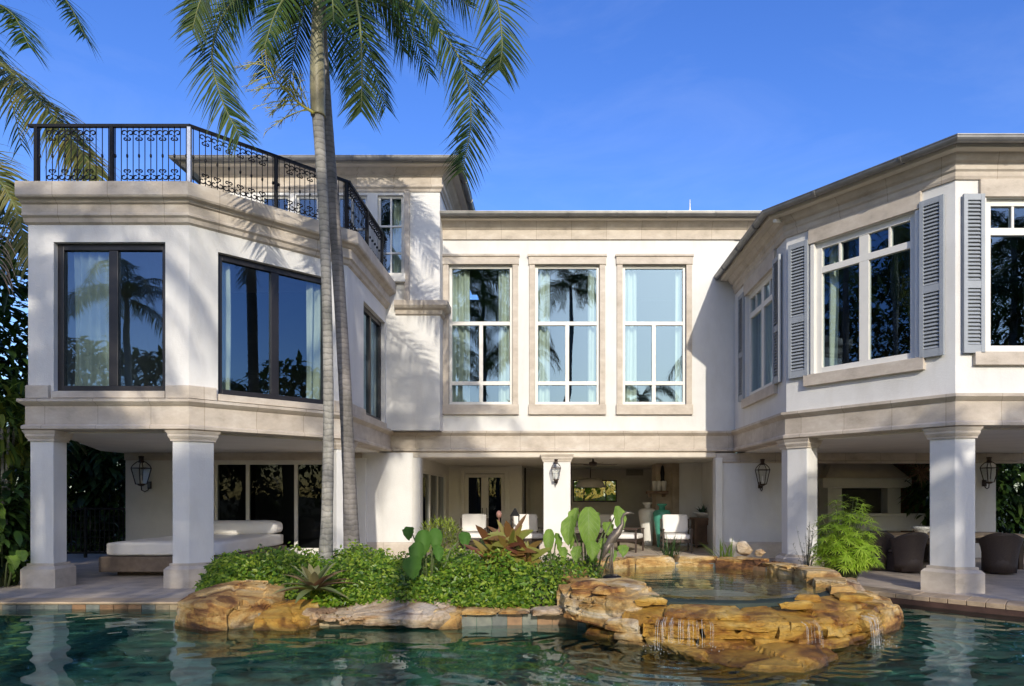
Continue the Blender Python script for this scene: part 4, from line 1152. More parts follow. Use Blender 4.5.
# ceiling fan and drum pendant
fan = thing('ceiling_fan', 'dark ceiling fan hanging under the patio ceiling right of the column', 'fan', (xat(593,20.5),20.5,2.4))
fc = V((xat(593,20.5),20.5,2.57)); b = MB(); b.lathe([(0,-0.08),(0.10,-0.07),(0.12,-0.02),(0.12,0.03),(0.03,0.06),(0.02,0.128),(0,0.128)], fc, 12); b.build('motor', DARKWOOD, fan)
for k in range(4):
    a = k*PI/2+0.25; d = V((math.cos(a),math.sin(a),0)); s = V((-d.y,d.x,0.15))
    b = MB(); b.add([fc+d*r_+s*w+V((0,0,z)) for z in (-0.03,-0.02) for r_, w in ((0.1,-0.04),(0.72,-0.075),(0.75,0),(0.72,0.075),(0.1,0.04))], [(4,3,2,1,0),(5,6,7,8,9),(0,1,6,5),(1,2,7,6),(2,3,8,7),(3,4,9,8),(4,0,5,9)])
    b.build('blade', DARKWOOD, fan)
pd = thing('pendant_lamp', 'wide dark drum pendant in front of the garden window at the back of the patio', 'lamp', (xat(590,26),26,2.3))
c = (xat(590.5,26),26,0)
b = MB(); b.lathe([(0.3,zat(487.5,26)),(0.58,zat(487.4,26)),(0.42,zat(480,26)),(0.1,zat(478,26)),(0.1,zat(479,26)),(0.38,zat(481,26))], c, 20); b.build('lamp_shade', GREYWALL, pd)
b = MB(); b.tube([(c[0],c[1],zat(478,26)),(c[0],c[1],2.69)], 0.015, 6); b.build('stem', IRON, pd)
# dark floor lantern beside the second armchair
fl = thing('floor_lantern', 'dark pointed candle lantern standing behind the bronze leaves left of the column', 'lantern', (xat(515,20.0),20.0,0))
c = V((xat(515,20.0),20.0,0)); b = MB()
for sx in (-1,1):
    for sy in (-1,1): b.box(c.x+sx*0.11-0.012,c.x+sx*0.11+0.012,c.y+sy*0.11-0.012,c.y+sy*0.11+0.012,0,1.05)
b.box(c.x-0.12,c.x+0.12,c.y-0.12,c.y+0.12,0.5,0.53); b.box(c.x-0.12,c.x+0.12,c.y-0.12,c.y+0.12,0.02,0.05)
b.frust([(c.x-0.14,c.y-0.14),(c.x+0.14,c.y-0.14),(c.x+0.14,c.y+0.14),(c.x-0.14,c.y+0.14)],1.05,[(c.x-0.02,c.y-0.02),(c.x+0.02,c.y-0.02),(c.x+0.02,c.y+0.02),(c.x-0.02,c.y+0.02)],1.27)
b.build('cage', IRON, fl)
b = MB(); b.lathe([(0,0.531),(0.05,0.531),(0.05,0.75),(0,0.75)], c, 12); b.build('candle', CUSHION, fl)

# ------------------------------------------------------------------ right loggia: grill hood, table, chairs, bowl, sunburst
gh = thing('outdoor_grill', 'stone hooded outdoor grill with white piers at the back of the right loggia', 'grill', (xat(866,22.2),22.2,0))
Yk = 21.9
hz = lambda y: zat(y, Yk)
b = MB()
b.frust([(xat(826,Yk),Yk-0.0),(xat(910,Yk),Yk),(xat(910,Yk),22.6),(xat(826,Yk),22.6)], hz(477.8), [(xat(838,Yk),Yk+0.4),(xat(894,Yk),Yk+0.4),(xat(894,Yk),22.6),(xat(838,Yk),22.6)], 2.74)
b.build('hood', M('taupe_hood', (0.66,0.59,0.51), 0.8, 0.1, 2, 0.2, 40), gh)
b = MB(); b.box(xat(822,Yk),xat(911,Yk),Yk-0.06,22.6,hz(488),hz(478)); b.build('mantel', GREYWALL, gh, bevel=0.02)
for a, c in ((888,901),(828,842)):
    b = MB(); b.box(xat(a,Yk),xat(c,Yk),Yk+0.02,22.6,0,hz(488.2)); b.build('pier', STUCCO, gh)
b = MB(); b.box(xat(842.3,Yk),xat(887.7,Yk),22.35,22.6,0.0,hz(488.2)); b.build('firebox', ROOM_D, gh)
b = MB(); b.box(xat(846,Yk),xat(884,Yk),Yk+0.0,22.3,hz(531),hz(513)); b.build('grill_box', M('steel_grey',(0.13,0.12,0.11),0.35,0.2,4,0.05,40,metal=0.5), gh, bevel=0.015)
b = MB(); b.box(xat(848,Yk),xat(916,Yk),Yk-0.5,Yk-0.01,hz(530),hz(516)); b.box(xat(846,Yk),xat(918,Yk),Yk-0.55,Yk-0.01,hz(515.9),hz(513)); b.build('counter', GREYWALL, gh, bevel=0.01)
dt = thing('dining_table', 'long wooden topped dining table behind the big white column', 'table', (8.6,16,0))
b = MB(); b.box(6.55,10.6,15.35,16.9,0.70,0.76); b.build('top', M('oak_top',(0.46,0.35,0.23),0.45,0.25,4,0.1,40), dt, bevel=0.012)
b = MB(); b.box(6.75,10.4,15.5,16.75,0.58,0.699); b.build('apron', DARKWOOD, dt)
for x in (6.75,10.3):
    for y in (15.5,16.65):
        b = MB(); b.box(x,x+0.1,y,y+0.1,0,0.579); b.build('leg', DARKWOOD, dt)
def wicker_chair(label, loc, rz):
    t = thing('wicker_chair', label, 'chair', loc, 'dark wicker tub chairs at the dining table', local=True)
    t.rotation_euler = (0,0,rz)
    # wrap-around shell, open to +Y, flaring to a rolled top
    mb = MB(); n = 18; prof = [(0.30,0.03),(0.31,0.2),(0.33,0.42),(0.36,0.62),(0.40,0.80),(0.42,0.86),(0.40,0.87),(0.36,0.80),(0.32,0.60),(0.29,0.42)]
    vs = []
    for k in range(n+1):
        a = PI*(-0.14) - (PI*0.72)*k/n*1.0
        a = -PI*0.02 - PI*0.96*k/n
        cx_, sy_ = math.cos(a), math.sin(a)
        e = abs(math.cos(a)); drop = 0.16*e**3
        for r_, z in prof: vs.append((cx_*r_*1.0, sy_*r_*0.95, z-(drop*(z/0.87)**2)))
    m_ = len(prof)
    fs = [(k*m_+j,(k+1)*m_+j,(k+1)*m_+j+1,k*m_+j+1) for k in range(n) for j in range(m_-1)]
    fs += [(k*m_+m_-1,(k+1)*m_+m_-1,(k+1)*m_,k*m_) for k in range(n)]
    fs += [tuple(range(m_)), tuple(n*m_+j for j in range(m_-1,-1,-1))]
    mb.add(vs, fs, True); mb.build('shell', WICKER, t)
    mb = MB(); mb.box(-0.285,0.285,-0.05,0.33,0.03,0.40); mb.lathe([(0,0.03),(0.285,0.03),(0.285,0.40),(0,0.40)], (0,-0.02,0), 20); mb.build('seat_box', WICKER, t)
    soft_box(-0.26,0.26,-0.2,0.32,0.402,0.48,0.035,'cushion',DAYBASE,t,9,0.006,6)
    return t
w1 = wicker_chair('dark wicker chair in plain view between the feathery bush and the big column', (xat(908,14.9),14.95,0), R(6))
copy_tree(w1, (xat(877,15.3),15.45,0), R(-14), 'dark wicker chair half hidden behind the feathery green bush')
copy_tree(w1, (xat(1003,14.6),14.7,0), R(-22), 'dark wicker chair right of the big white column at the edge of the photo')
copy_tree(w1, (9.4,17.4,0), R(180), 'dark wicker chair at the far side of the dining table')
bo = thing('bowl', 'patterned bowl on the dining table left of the big column', 'bowl', (xat(923,16),16,0.761))
b = MB(); b.lathe([(0,0),(0.1,0),(0.11,0.02),(0.2,0.10),(0.24,0.17),(0.22,0.17),(0.17,0.1),(0,0.04)], (xat(922,16),16,0.761), 20); b.build('body', M('blue_white_glaze',(0.42,0.43,0.42),0.3,0.6,22,0.02,20), bo)
sbm = thing('sunburst_sculpture', 'spiky twig sunburst hanging beside the big column over the table', 'sculpture', at(921,470,19.5))
b = MB(); rnd = random.Random(8); c = at(921,472,19.5)
for k in range(46):
    d = V((rnd.gauss(0,1),rnd.gauss(0,1),rnd.gauss(0,1))).normalized()
    b.tube([c+d*0.05, c+d*rnd.uniform(0.3,0.5)], [0.014,0.006], 4)
b.sphere(c, 0.08); b.tube([c, V((c.x,c.y,2.75))], 0.008, 4)
b.build('twigs', TEAK, sbm)
cm = thing('security_camera', 'small white security camera under the right wing eave', 'camera', at(786,222,14.2))
c = at(783,222,14.35); b = MB(); b.sphere(c, (0.07,0.07,0.05)); b.tube([c, c+V((0.12,0.16,0.05))], 0.025, 6); b.tube([c+V((-0.06,-0.04,0)), c+V((-0.22,-0.12,-0.02))], 0.035, 8); b.build('housing', WHITE, cm)
# ------------------------------------------------------------------ rocks
GOLD = [(0.33,(0.10,0.042,0.015)),(0.40,(0.29,0.13,0.035)),(0.46,(0.50,0.29,0.085)),(0.53,(0.58,0.39,0.15)),(0.60,(0.66,0.51,0.29)),(0.68,(0.70,0.61,0.45))]
ROCK = rock_mat('golden_sandstone', GOLD, 0.6, 1.3)
WET = rock_mat('wet_sandstone', [(0.33,(0.08,0.032,0.009)),(0.40,(0.26,0.11,0.018)),(0.46,(0.43,0.23,0.035)),(0.54,(0.51,0.31,0.058)),(0.62,(0.57,0.39,0.12)),(0.70,(0.64,0.51,0.29))], 0.36, 1.5)
PALE = rock_mat('pale_sandstone', [(0.34,(0.24,0.12,0.05)),(0.43,(0.45,0.29,0.14)),(0.50,(0.55,0.42,0.27)),(0.62,(0.62,0.53,0.41))], 0.65, 1.2)

def hull_rock(name, pts, mat, seed=0, cuts=3, amp=0.03, parent=None, strata=0.03, fine=0.055):
    """a quarried block: convex hull, split finely, then worn into ledges along its bedding and cracked"""
    bm = bmesh.new(); rnd = random.Random(seed)
    for p in pts: bm.verts.new(V(p)+V((rnd.uniform(-1,1),rnd.uniform(-1,1),rnd.uniform(-1,1)))*amp*0.8)
    bmesh.ops.convex_hull(bm, input=bm.verts)
    for v in [v for v in bm.verts if not v.link_faces]: bm.verts.remove(v)
    bmesh.ops.triangulate(bm, faces=bm.faces[:])
    for _ in range(6):
        le = [e for e in bm.edges if e.calc_length() > fine]
        if not le or len(bm.verts) > 9000: break
        bmesh.ops.subdivide_edges(bm, edges=le, cuts=1)
        bmesh.ops.triangulate(bm, faces=bm.faces[:])
    bm.normal_update()
    off = V((seed*3.7, seed*1.3, seed*0.7))
    tilt = V((rnd.uniform(-.12,.12), rnd.uniform(-.12,.12)))
    freq = rnd.uniform(5.5,9)
    mv = []
    for v in bm.verts:
        p = v.co
        side = max(0.0, 1-abs(v.normal.z)*1.25)
        zz = (p.z + p.x*tilt.x + p.y*tilt.y + 0.03*noise.noise(p*1.3+off))*freq
        lay = math.floor(zz)
        hsh = noise.cell(V((lay*1.37+seed, math.floor(noise.noise(V((p.x,p.y,lay))*1.1+off)*3), 0.5)))
        fr = zz-lay
        d = side*strata*(hsh*1.2-0.6) - side*strata*0.6*(1 if fr < 0.14 else 0)
        dist, _p = noise.voronoi(p*1.7+off)
        gap = dist[1]-dist[0]
        d -= amp*0.9*max(0, 1-gap/0.055)
        cellh = noise.cell(V((_p[0].x,_p[0].y,_p[0].z))*7.0)
        d += amp*1.1*(cellh-0.5)
        d += noise.noise(p*2.0+off)*amp*0.7 + noise.noise(p*8+off)*amp*0.22 + noise.noise(p*22+off)*amp*0.10
        mv.append(v.normal*d)
    for v, m_ in zip(bm.verts, mv): v.co += m_
    me = bpy.data.meshes.new(name); bm.to_mesh(me); bm.free()
    me.materials.append(mat); me.polygons.foreach_set('use_smooth', [True]*len(me.polygons)); me.set_sharp_from_angle(angle=R(17))
    o = bpy.data.objects.new(name, me); col.objects.link(o)
    if parent: setpar(o, parent)
    return o

def slab_pts(poly, z0, z1, seed, jit=0.04, top_in=0.05, k=2):
    """points of a rough quarried block: plan polygon, bottom z0, top z1 (number or per corner list)"""
    rnd = random.Random(seed); res = []
    n = len(poly); c = V((sum(p[0] for p in poly)/n, sum(p[1] for p in poly)/n))
    for i in range(n):
        p, q = V(poly[i]), V(poly[(i+1)%n])
        za = z1[i] if hasattr(z1,'__len__') else z1
        zb = z1[(i+1)%n] if hasattr(z1,'__len__') else z1
        for j in range(k):
            t = j/k; w = p.lerp(q,t)+V((rnd.uniform(-jit,jit),rnd.uniform(-jit,jit)))
            out = (w-c).normalized()
            res.append((w.x+out.x*0.0,w.y+out.y*0.0,z0)); zt = za+(zb-za)*t
            w2 = w-out*rnd.uniform(0,top_in*2)
            res.append((w2.x,w2.y,zt+rnd.uniform(-jit,jit)*0.4))
            w3 = w+out*rnd.uniform(-0.01,top_in)
            res.append((w3.x,w3.y,z0+(zt-z0)*rnd.uniform(0.35,0.75)))
    return res
def rock_on(label, poly, z0, z1, seed, mat=ROCK, group='sandstone boulders around the planting bed', amp=0.035, name='boulder', jit=0.04, ti=0.05, st=0.012):
    o = hull_rock(name, slab_pts(poly,z0,z1,seed,jit,ti,2 if ti > 0.03 else 1), mat, seed, 4, amp, None, st if ti > 0.03 else 0.004)
    return tag(o, label, 'rock', group)
# the big boulder at the left end of the bed and its neighbours
rock_on('big golden boulder beside the second white column, jutting over the pool', [(-5.0,9.3),(-4.4,9.0),(-4.0,9.15),(-3.8,9.6),(-3.95,10.5),(-4.8,10.6),(-5.2,10.0)], -0.35, [0.20,0.24,0.16,0.20,0.36,0.36,0.26], 1)
rock_on('dark red brown rock at the waterline right of the big left boulder', [(-3.85,8.98),(-3.3,8.95),(-3.05,9.3),(-3.2,9.7),(-3.8,9.7)], -0.35, [0.06,0.02,0.08,0.18,0.2], 2, WET)
rock_on('flat cream ledge rock in front of the red leaved rosette plant', [(-3.35,9.2),(-2.45,9.08),(-2.3,9.5),(-2.7,9.8),(-3.4,9.75)], -0.05, [0.06,0.05,0.10,0.14,0.12], 3, PALE, st=0.025)
rock_on('broad pale slab with a rusty patch at the foot of the green groundcover', [(-2.75,9.15),(-1.5,9.05),(-1.28,9.35),(-1.35,9.85),(-2.2,10.0),(-2.75,9.7)], -0.06, [0.08,0.06,0.12,0.20,0.24,0.2], 4, PALE)
rock_on('small golden block at the right end of the broad pale slab', [(-1.62,9.08),(-1.2,9.1),(-1.1,9.5),(-1.6,9.8)], -0.2, [0.12,0.1,0.16,0.2], 5)
for k, (x0, x1, l) in enumerate(((-1.2,-0.72,'thin tan coping stone next to the small golden block'),(-0.7,-0.3,'thin tan coping stone in the middle of the low planter edge'),(-0.28,0.16,'whitish coping stone on the planter edge left of the white pebble'))):
    rock_on(l, [(x0,9.2),(x1,9.22),(x1,9.6),(x0,9.6)], 0.055, 0.13, 20+k, (ROCK,ROCK,PALE)[k], 'coping stones on the planter edge', 0.012, 'coping_stone', 0.015)
rock_on('smooth whitish stone lying on the planter edge against the big central boulder', [(0.05,9.15),(0.3,9.15),(0.36,9.35),(0.1,9.4)], 0.07, 0.17, 9, PALE, amp=0.02)
rock_on('big rust faced boulder left of the spa, under the heron', [(0.12,9.0),(0.7,8.42),(1.12,8.25),(1.38,8.7),(1.30,9.6),(0.75,10.0),(0.1,9.7)], 0.0, [0.33,0.34,0.30,0.40,0.46,0.44,0.40], 10, ROCK, amp=0.04)
rock_on('dark flat rock under the overhang of the rust faced boulder', [(0.35,8.8),(0.9,8.2),(1.3,8.1),(1.4,8.7),(0.7,9.2)], -0.4, [-0.02,-0.03,-0.02,0.0,0.0], 11, WET, amp=0.03)
# ------------------------------------------------------------------ spa
SC = V((2.12,10.52)); RI = 1.60; EY = 1.17; WZ = 0.385
spa = thing('spa', 'round raised spa of golden flagstones spilling into the pool', 'spa', (SC.x,SC.y,0))
b = MB(); ring = 48
for (ra, za, rb, zb) in ((RI+0.0,-0.4,RI+0.0,0.35),):
    for k in range(ring):
        a0, a1 = 2*PI*k/ring, 2*PI*(k+1)/ring
        q = lambda r_, a, z: (SC.x+r_*math.cos(a), SC.y+EY*r_*math.sin(a), z)
        b.face([q(ra,a0,za),q(ra,a1,za),q(rb,a1,zb),q(rb,a0,zb)]); b.face([q(RI+0.3,a0,za),q(RI+0.3,a0,zb),q(RI+0.3,a1,zb),q(RI+0.3,a1,za)])
        b.face([q(RI,a0,zb),q(RI,a1,zb),q(RI+0.3,a1,zb),q(RI+0.3,a0,zb)])
b.face([(SC.x+RI*math.cos(2*PI*k/ring),SC.y+EY*RI*math.sin(2*PI*k/ring),-0.4) for k in range(ring)])
b.build('basin', M('spa_plaster',(0.03,0.045,0.038),0.7,0.3,3,0.2,20), spa)
pth = [(SC.x+(RI-0.001)*math.cos(PI*1.05-PI*1.1*k/40), SC.y+EY*(RI-0.001)*math.sin(PI*1.05-PI*1.1*k/40)) for k in range(41)]
slab = slate_band(pth, 0.16, 0.455, 'tile_band', 0.012, 0.2, spa)
SPAW = water('spa_water', (0.72,0.84,0.80), 3.2, 0.22)
b = MB(); b.face([(SC.x+(RI+0.26)*math.cos(2*PI*k/ring),SC.y+EY*(RI+0.26)*math.sin(2*PI*k/ring),WZ) for k in range(ring)])
b.build('water', SPAW, spa)
def arc(a0, a1, r0, r1, k=3, jit=0.0, seed=0, c=SC):
    rnd = random.Random(seed)
    A = [R(a0+(a1-a0)*i/k) for i in range(k+1)]
    return [(c.x+(r1+rnd.uniform(-jit,jit))*math.cos(a), c.y+EY*(r1+rnd.uniform(-jit,jit))*math.sin(a)) for a in A] + [(c.x+r0*math.cos(a), c.y+EY*r0*math.sin(a)) for a in A[::-1]]
def spa_stone(a0, a1, r0, r1, z0, z1, seed, mat=ROCK, jit=0.05, amp=0.02, zo=None):
    """one stone of the rim between two angles; z1 top height inside, zo at the outer edge"""
    k = 2 if a1-a0 < 26 else 3
    zt = [z1 if zo is None else zo]*(k+1)+[z1]*(k+1)
    return hull_rock('stone', slab_pts(arc(a0,a1,r0,r1,k,jit,seed),z0,zt,seed,0.02,0.04), mat, seed, 4, amp, spa, 0.016)
# rim: back and sides dry, front wet and spilling
rim = [(12,36,1.58,1.98,0.30,0.53),(37,63,1.57,1.95,0.3,0.55),(64,88,1.58,1.98,0.3,0.56),(89,116,1.57,1.95,0.3,0.54),(117,142,1.58,1.98,0.28,0.55),(143,166,1.57,1.98,0.28,0.50),(167,188,1.58,2.0,0.25,0.47),
       (189,208,1.57,1.98,0.2,0.45),(-14,11,1.57,2.05,0.26,0.54),(-31,-15,1.63,2.1,0.2,0.47)]
for i, (a0,a1,r0,r1,z0,z1) in enumerate(rim): spa_stone(a0,a1,r0,r1,z0,z1,40+i,ROCK,0.03,0.013)
for i, (a0,a1) in enumerate(((5,50),(51,95),(96,140),(141,180),(181,215),(-40,4))):
    spa_stone(a0,a1,1.68,1.96,-0.35,0.32,60+i,ROCK)
# front cap: long overlapping flagstones the water runs over, falling outwards
spa_stone(236,258,1.52,2.30,0.12,0.375,71,WET,0.06,0.016,0.24); spa_stone(256,284,1.50,2.38,0.12,0.37,72,WET,0.07,0.016,0.23); spa_stone(282,312,1.50,2.46,0.12,0.375,73,WET,0.07,0.016,0.24); spa_stone(310,332,1.52,2.50,0.10,0.38,70,WET,0.07,0.016,0.24)
spa_stone(206,236,1.62,2.10,0.22,0.46,74,ROCK,0.05,0.018,0.42); spa_stone(222,240,1.75,2.22,0.10,0.40,75,ROCK,0.06,0.025,0.36)
spa_stone(292,320,1.9,2.30,0.22,0.345,69,WET,0.08,0.012,0.30); spa_stone(248,272,1.95,2.25,0.22,0.335,68,WET,0.08,0.012,0.29)
# three courses of squarish blocks in the face, uneven gaps between them
rb = random.Random(88)
for z0, z1, ro, sd in ((0.03,0.20,2.32,200),(-0.08,0.05,2.36,230),(-0.42,-0.06,2.34,260)):
    a = 229+rb.uniform(0,6); k = 0
    while a < 336:
        w = rb.uniform(9,19); e = min(a+w, 338)
        spa_stone(a, e, 1.75, ro+0.06*math.sin((a-229)/107*PI*0.8)+0.13*(a-229)/107+rb.uniform(-0.07,0.05), z0, z1-rb.uniform(0,0.03), sd+k, WET if a > 240 else ROCK, 0.03, 0.016)
        a = e+rb.uniform(0.3,1.4); k += 1
# broken bits on top
for i, (a, r_, s, z) in enumerate(((214,1.95,0.15,0.46),(243,2.05,0.11,0.37),(290,2.1,0.12,0.355),(318,2.2,0.15,0.36),(326,2.0,0.12,0.40),(226,2.0,0.14,0.44),(302,1.9,0.1,0.37))):
    c = V((SC.x+r_*math.cos(R(a)), SC.y+EY*r_*math.sin(R(a))))
    hull_rock('stone', slab_pts([(c.x-s*1.5,c.y-s*.7),(c.x+s*1.3,c.y-s*.8),(c.x+s*1.5,c.y+s*.6),(c.x-s,c.y+s*.8)],z-0.05,z+0.045,90+i,0.02), ROCK if i in (0,4,5) else WET, 90+i, 3, 0.012, spa, 0.008)
# the ledge at water level in front, and the end block at right
rock_on('flat wet golden ledge lying at the water surface in front of the spa', [(1.2,7.9),(1.5,7.35),(2.0,6.85),(2.5,6.85),(3.0,7.4),(2.9,8.0)], -0.3, [-0.02,-0.07,-0.07,-0.06,-0.03,0.03], 30, WET, 'rocks along the foot of the spa', 0.03)
rock_on('dark edged golden block at the right end of the spa by the deck boards', [(3.55,8.55),(4.15,8.75),(4.75,9.5),(4.95,10.4),(4.5,10.6),(3.9,9.7)], -0.4, [0.20,0.18,0.16,0.16,0.26,0.3], 31, ROCK, 'rocks along the foot of the spa', 0.03)
rock_on('cream block on the spa edge under the feathery green bush', [(4.05,9.95),(4.6,10.3),(4.7,11.0),(4.1,11.1)], 0.0, [0.38,0.34,0.36,0.42], 32, PALE, 'rocks along the foot of the spa', 0.025)
rock_on('long golden rim slab between the spa and the feathery green bush', [(3.75,10.2),(4.15,10.5),(4.2,12.2),(3.6,12.6),(3.4,12.0)], 0.1, [0.47,0.44,0.42,0.46,0.48], 33, ROCK, 'rocks along the foot of the spa', 0.025)
def cobble(label, c, r, seed):
    rnd = random.Random(seed); pts = []
    for k in range(40):
        p = V((rnd.gauss(0,1),rnd.gauss(0,1),rnd.gauss(0,1))).normalized(); pts.append((c.x+p.x*r[0],c.y+p.y*r[1],c.z+p.z*r[2]))
    tag(hull_rock('boulder', pts, PALE, seed, 3, 0.010, None, 0.003, 0.04), label, 'rock', 'pale stones behind the spa')
cobble('rounded pale stone standing at the foot of the white lantern wall', at(744,549,13.3), (0.17,0.12,0.16), 34)
cobble('small pale stone right of the rounded stone behind the spa', at(760,553,13.2), (0.12,0.10,0.09), 35)
# water spilling over the front
m_, nt, n_, l_, bs = new_mat('falling_water')
n_.remove(bs)
tc = n_.new('ShaderNodeTexCoord'); mp = n_.new('ShaderNodeMapping'); mp.inputs['Scale'].default_value = (34,34,4)
nz = n_.new('ShaderNodeTexNoise'); nz.inputs['Scale'].default_value = 1; nz.inputs['Detail'].default_value = 3
rr = ramp(n_, [(0.4,(0.06,0.06,0.06)),(0.7,(0.40,0.40,0.40))])
df = n_.new('ShaderNodeBsdfPrincipled'); df.inputs['Base Color'].default_value = (0.8,0.82,0.8,1); df.inputs['Roughness'].default_value = 0.15
tr = n_.new('ShaderNodeBsdfTransparent'); mxs = n_.new('ShaderNodeMixShader')
l_.new(tc.outputs['Object'], mp.inputs['Vector']); l_.new(mp.outputs[0], nz.inputs['Vector']); l_.new(nz.outputs['Fac'], rr.inputs['Fac'])
l_.new(rr.outputs[0], mxs.inputs[0]); l_.new(tr.outputs[0], mxs.inputs[1]); l_.new(df.outputs[0], mxs.inputs[2]); l_.new(mxs.outputs[0], n_['Material Output'].inputs['Surface'])
FALL = m_
def fall(a0, a1, r_, zt, n, seed):
    """thin threads of water dropping from the lip, with splash beads where they land"""
    mb = MB(); rnd = random.Random(seed)
    for i in range(n):
        a = R(rnd.uniform(a0,a1)); v_ = rnd.uniform(0.03,0.11); r0 = rnd.uniform(0.0012,0.0042); z0 = zt+rnd.uniform(-0.02,0.03)
        P = []
        for q in range(7):
            t = q/6; rr = r_-0.06+0.06*min(1,t*4)+v_*math.sqrt(t); P.append((SC.x+rr*math.cos(a)+rnd.uniform(-.004,.004), SC.y+EY*rr*math.sin(a), z0+0.02*min(1,t*4)-(z0+0.12)*t*t if t else z0+0.02))
        mb.tube(P, [r0*(1.3,1,1,0.8,0.9,0.7,1.2)[q] for q in range(7)], 5)
    for i in range(n*5):
        a = R(rnd.uniform(a0-2,a1+2)); rr = r_+rnd.uniform(-0.02,0.24)
        mb.sphere((SC.x+rr*math.cos(a), SC.y+EY*rr*math.sin(a), -0.10+rnd.random()**3*0.12), rnd.uniform(0.003,0.009), 5, 3)
    tag(mb.build('waterfall', FALL, spa), kind='stuff')
fall(246,262,2.38,0.20,34,1); fall(284,289,2.50,0.20,9,2); fall(304,310,2.58,0.20,16,3)
# heron
hr = thing('heron_statue', 'dark bronze heron statue standing on the rock left of the spa', 'statue', (xat(612,9.9),9.9,0.45))
BRZ = M('bronze_patina', (0.15,0.125,0.10), 0.42, 0.35, 14, 0.3, 60, metal=0.4)
H = lambda px, py: at(px, py, 9.9)
b = MB()
b.tube([H(603,552),H(606,546),H(612,539),H(618,532),H(622.5,524),H(622,518.5),H(624,514.5),H(627,513),H(630,513),H(634,513.6)],[0.008,0.036,0.064,0.058,0.028,0.020,0.019,0.026,0.013,0.003],10)
b.tube([H(611,541),H(606,550),H(602,560)],[0.05,0.04,0.008],8)
b.build('body', BRZ, hr)
for dx in (-1,1):
    b = MB(); b.tube([H(612+dx,543),H(612+dx,556),H(611+dx,560),H(612+dx,574)],[0.018,0.011,0.014,0.01],6)
    for q in (-1,0,1): b.tube([H(612+dx,574),H(612+dx+4+q,575)+V((0,q*0.05-0.03,0))],0.007,4)
    b.build('leg', BRZ, hr)
b = MB(); zb = zat(575,9.9); b.lathe([(0,zb-0.12),(0.14,zb-0.12),(0.13,zb-0.02),(0.09,zb),(0,zb)],(xat(612,9.9),9.9,0),14); b.build('base', IRON, hr)

# ------------------------------------------------------------------ planting bed
def bed_edge(x):      # front edge of the bed
    pts = [(-5.9,11.6),(-5.2,10.7),(-4.6,10.6),(-3.7,10.1),(-3.2,9.65),(-2.2,9.75),(-1.3,9.55),(-0.2,9.5),(0.15,9.65),(0.8,10.1),(0.9,10.6)]
    for i in range(len(pts)-1):
        if pts[i][0] <= x <= pts[i+1][0]:
            t = (x-pts[i][0])/(pts[i+1][0]-pts[i][0]); return pts[i][1]+(pts[i+1][1]-pts[i][1])*t
    return 99
b = MB(); b.prism([(-5.8,11.9),(-5.1,10.8),(-3.6,9.9),(-1.3,9.75),(0.1,9.7),(0.7,9.9),(1.1,10.6),(0.4,13.2),(-4.4,13.2)], 0.006, 0.14)
tag(b.build('planting_bed', SOIL), kind='structure')
GC = leaf_mat('groundcover_leaf', (0.035,0.09,0.007), (0.12,0.23,0.016), (0.29,0.37,0.04), trans=0.36, rough=0.35)
b = MB(); rnd = random.Random(21)
def mound(x, y):
    f = bed_edge(x)
    d = y-f
    if d < 0: return 0
    h = 0.62*min(1,(d/0.75))**0.55
    h *= 0.80+0.45*noise.noise(V((x*1.1,y*1.1,3)))+0.26*noise.noise(V((x*3.5,y*3.5,7)))
    back = 13.0-y
    return h*min(1,max(0,back/0.7)) if y > 12.3 else h
cnt = 0
while cnt < 40000:
    x = rnd.uniform(-5.7,0.75); f = bed_edge(x); y = f + (rnd.random()**1.35)*3.4
    if y > 13: continue
    h = mound(x, y)
    if h < 0.03: continue
    if rnd.random() < 0.5 and noise.noise(V((x*2.6,y*2.6,11))) < -0.22: continue
    y -= rnd.uniform(0,0.16)*max(0,1-(y-f)/0.4)
    if x > -0.3 and rnd.random() < 0.55: continue
    z = 0.12+h*(1-0.8*rnd.random()**1.3)+(rnd.uniform(0,0.07) if rnd.random() < 0.15 else 0)
    a = rnd.uniform(0,2*PI); e = rnd.uniform(-0.25,0.9)
    nrm = V((rnd.gauss(0.1,0.7), rnd.gauss(-0.6,0.6), rnd.gauss(0.75,0.45))).normalized()
    d = V((math.cos(a), 0.5*math.sin(a), math.sin(a)*0.6+0.1)); d = (d-nrm*d.dot(nrm)).normalized()
    leaf(b, (x,y,z), d, nrm, *(lambda q: (rnd.uniform(0.040,0.070)*q, rnd.uniform(0.024,0.036)*q))(rnd.choice((0.6,0.8,1,1,1,1.25,1.6))), 2, 0.3, 0.2)
    cnt += 1
tag(b.build('ground_cover', GC), 'glossy green groundcover filling the planting bed', 'ground cover', kind='stuff')

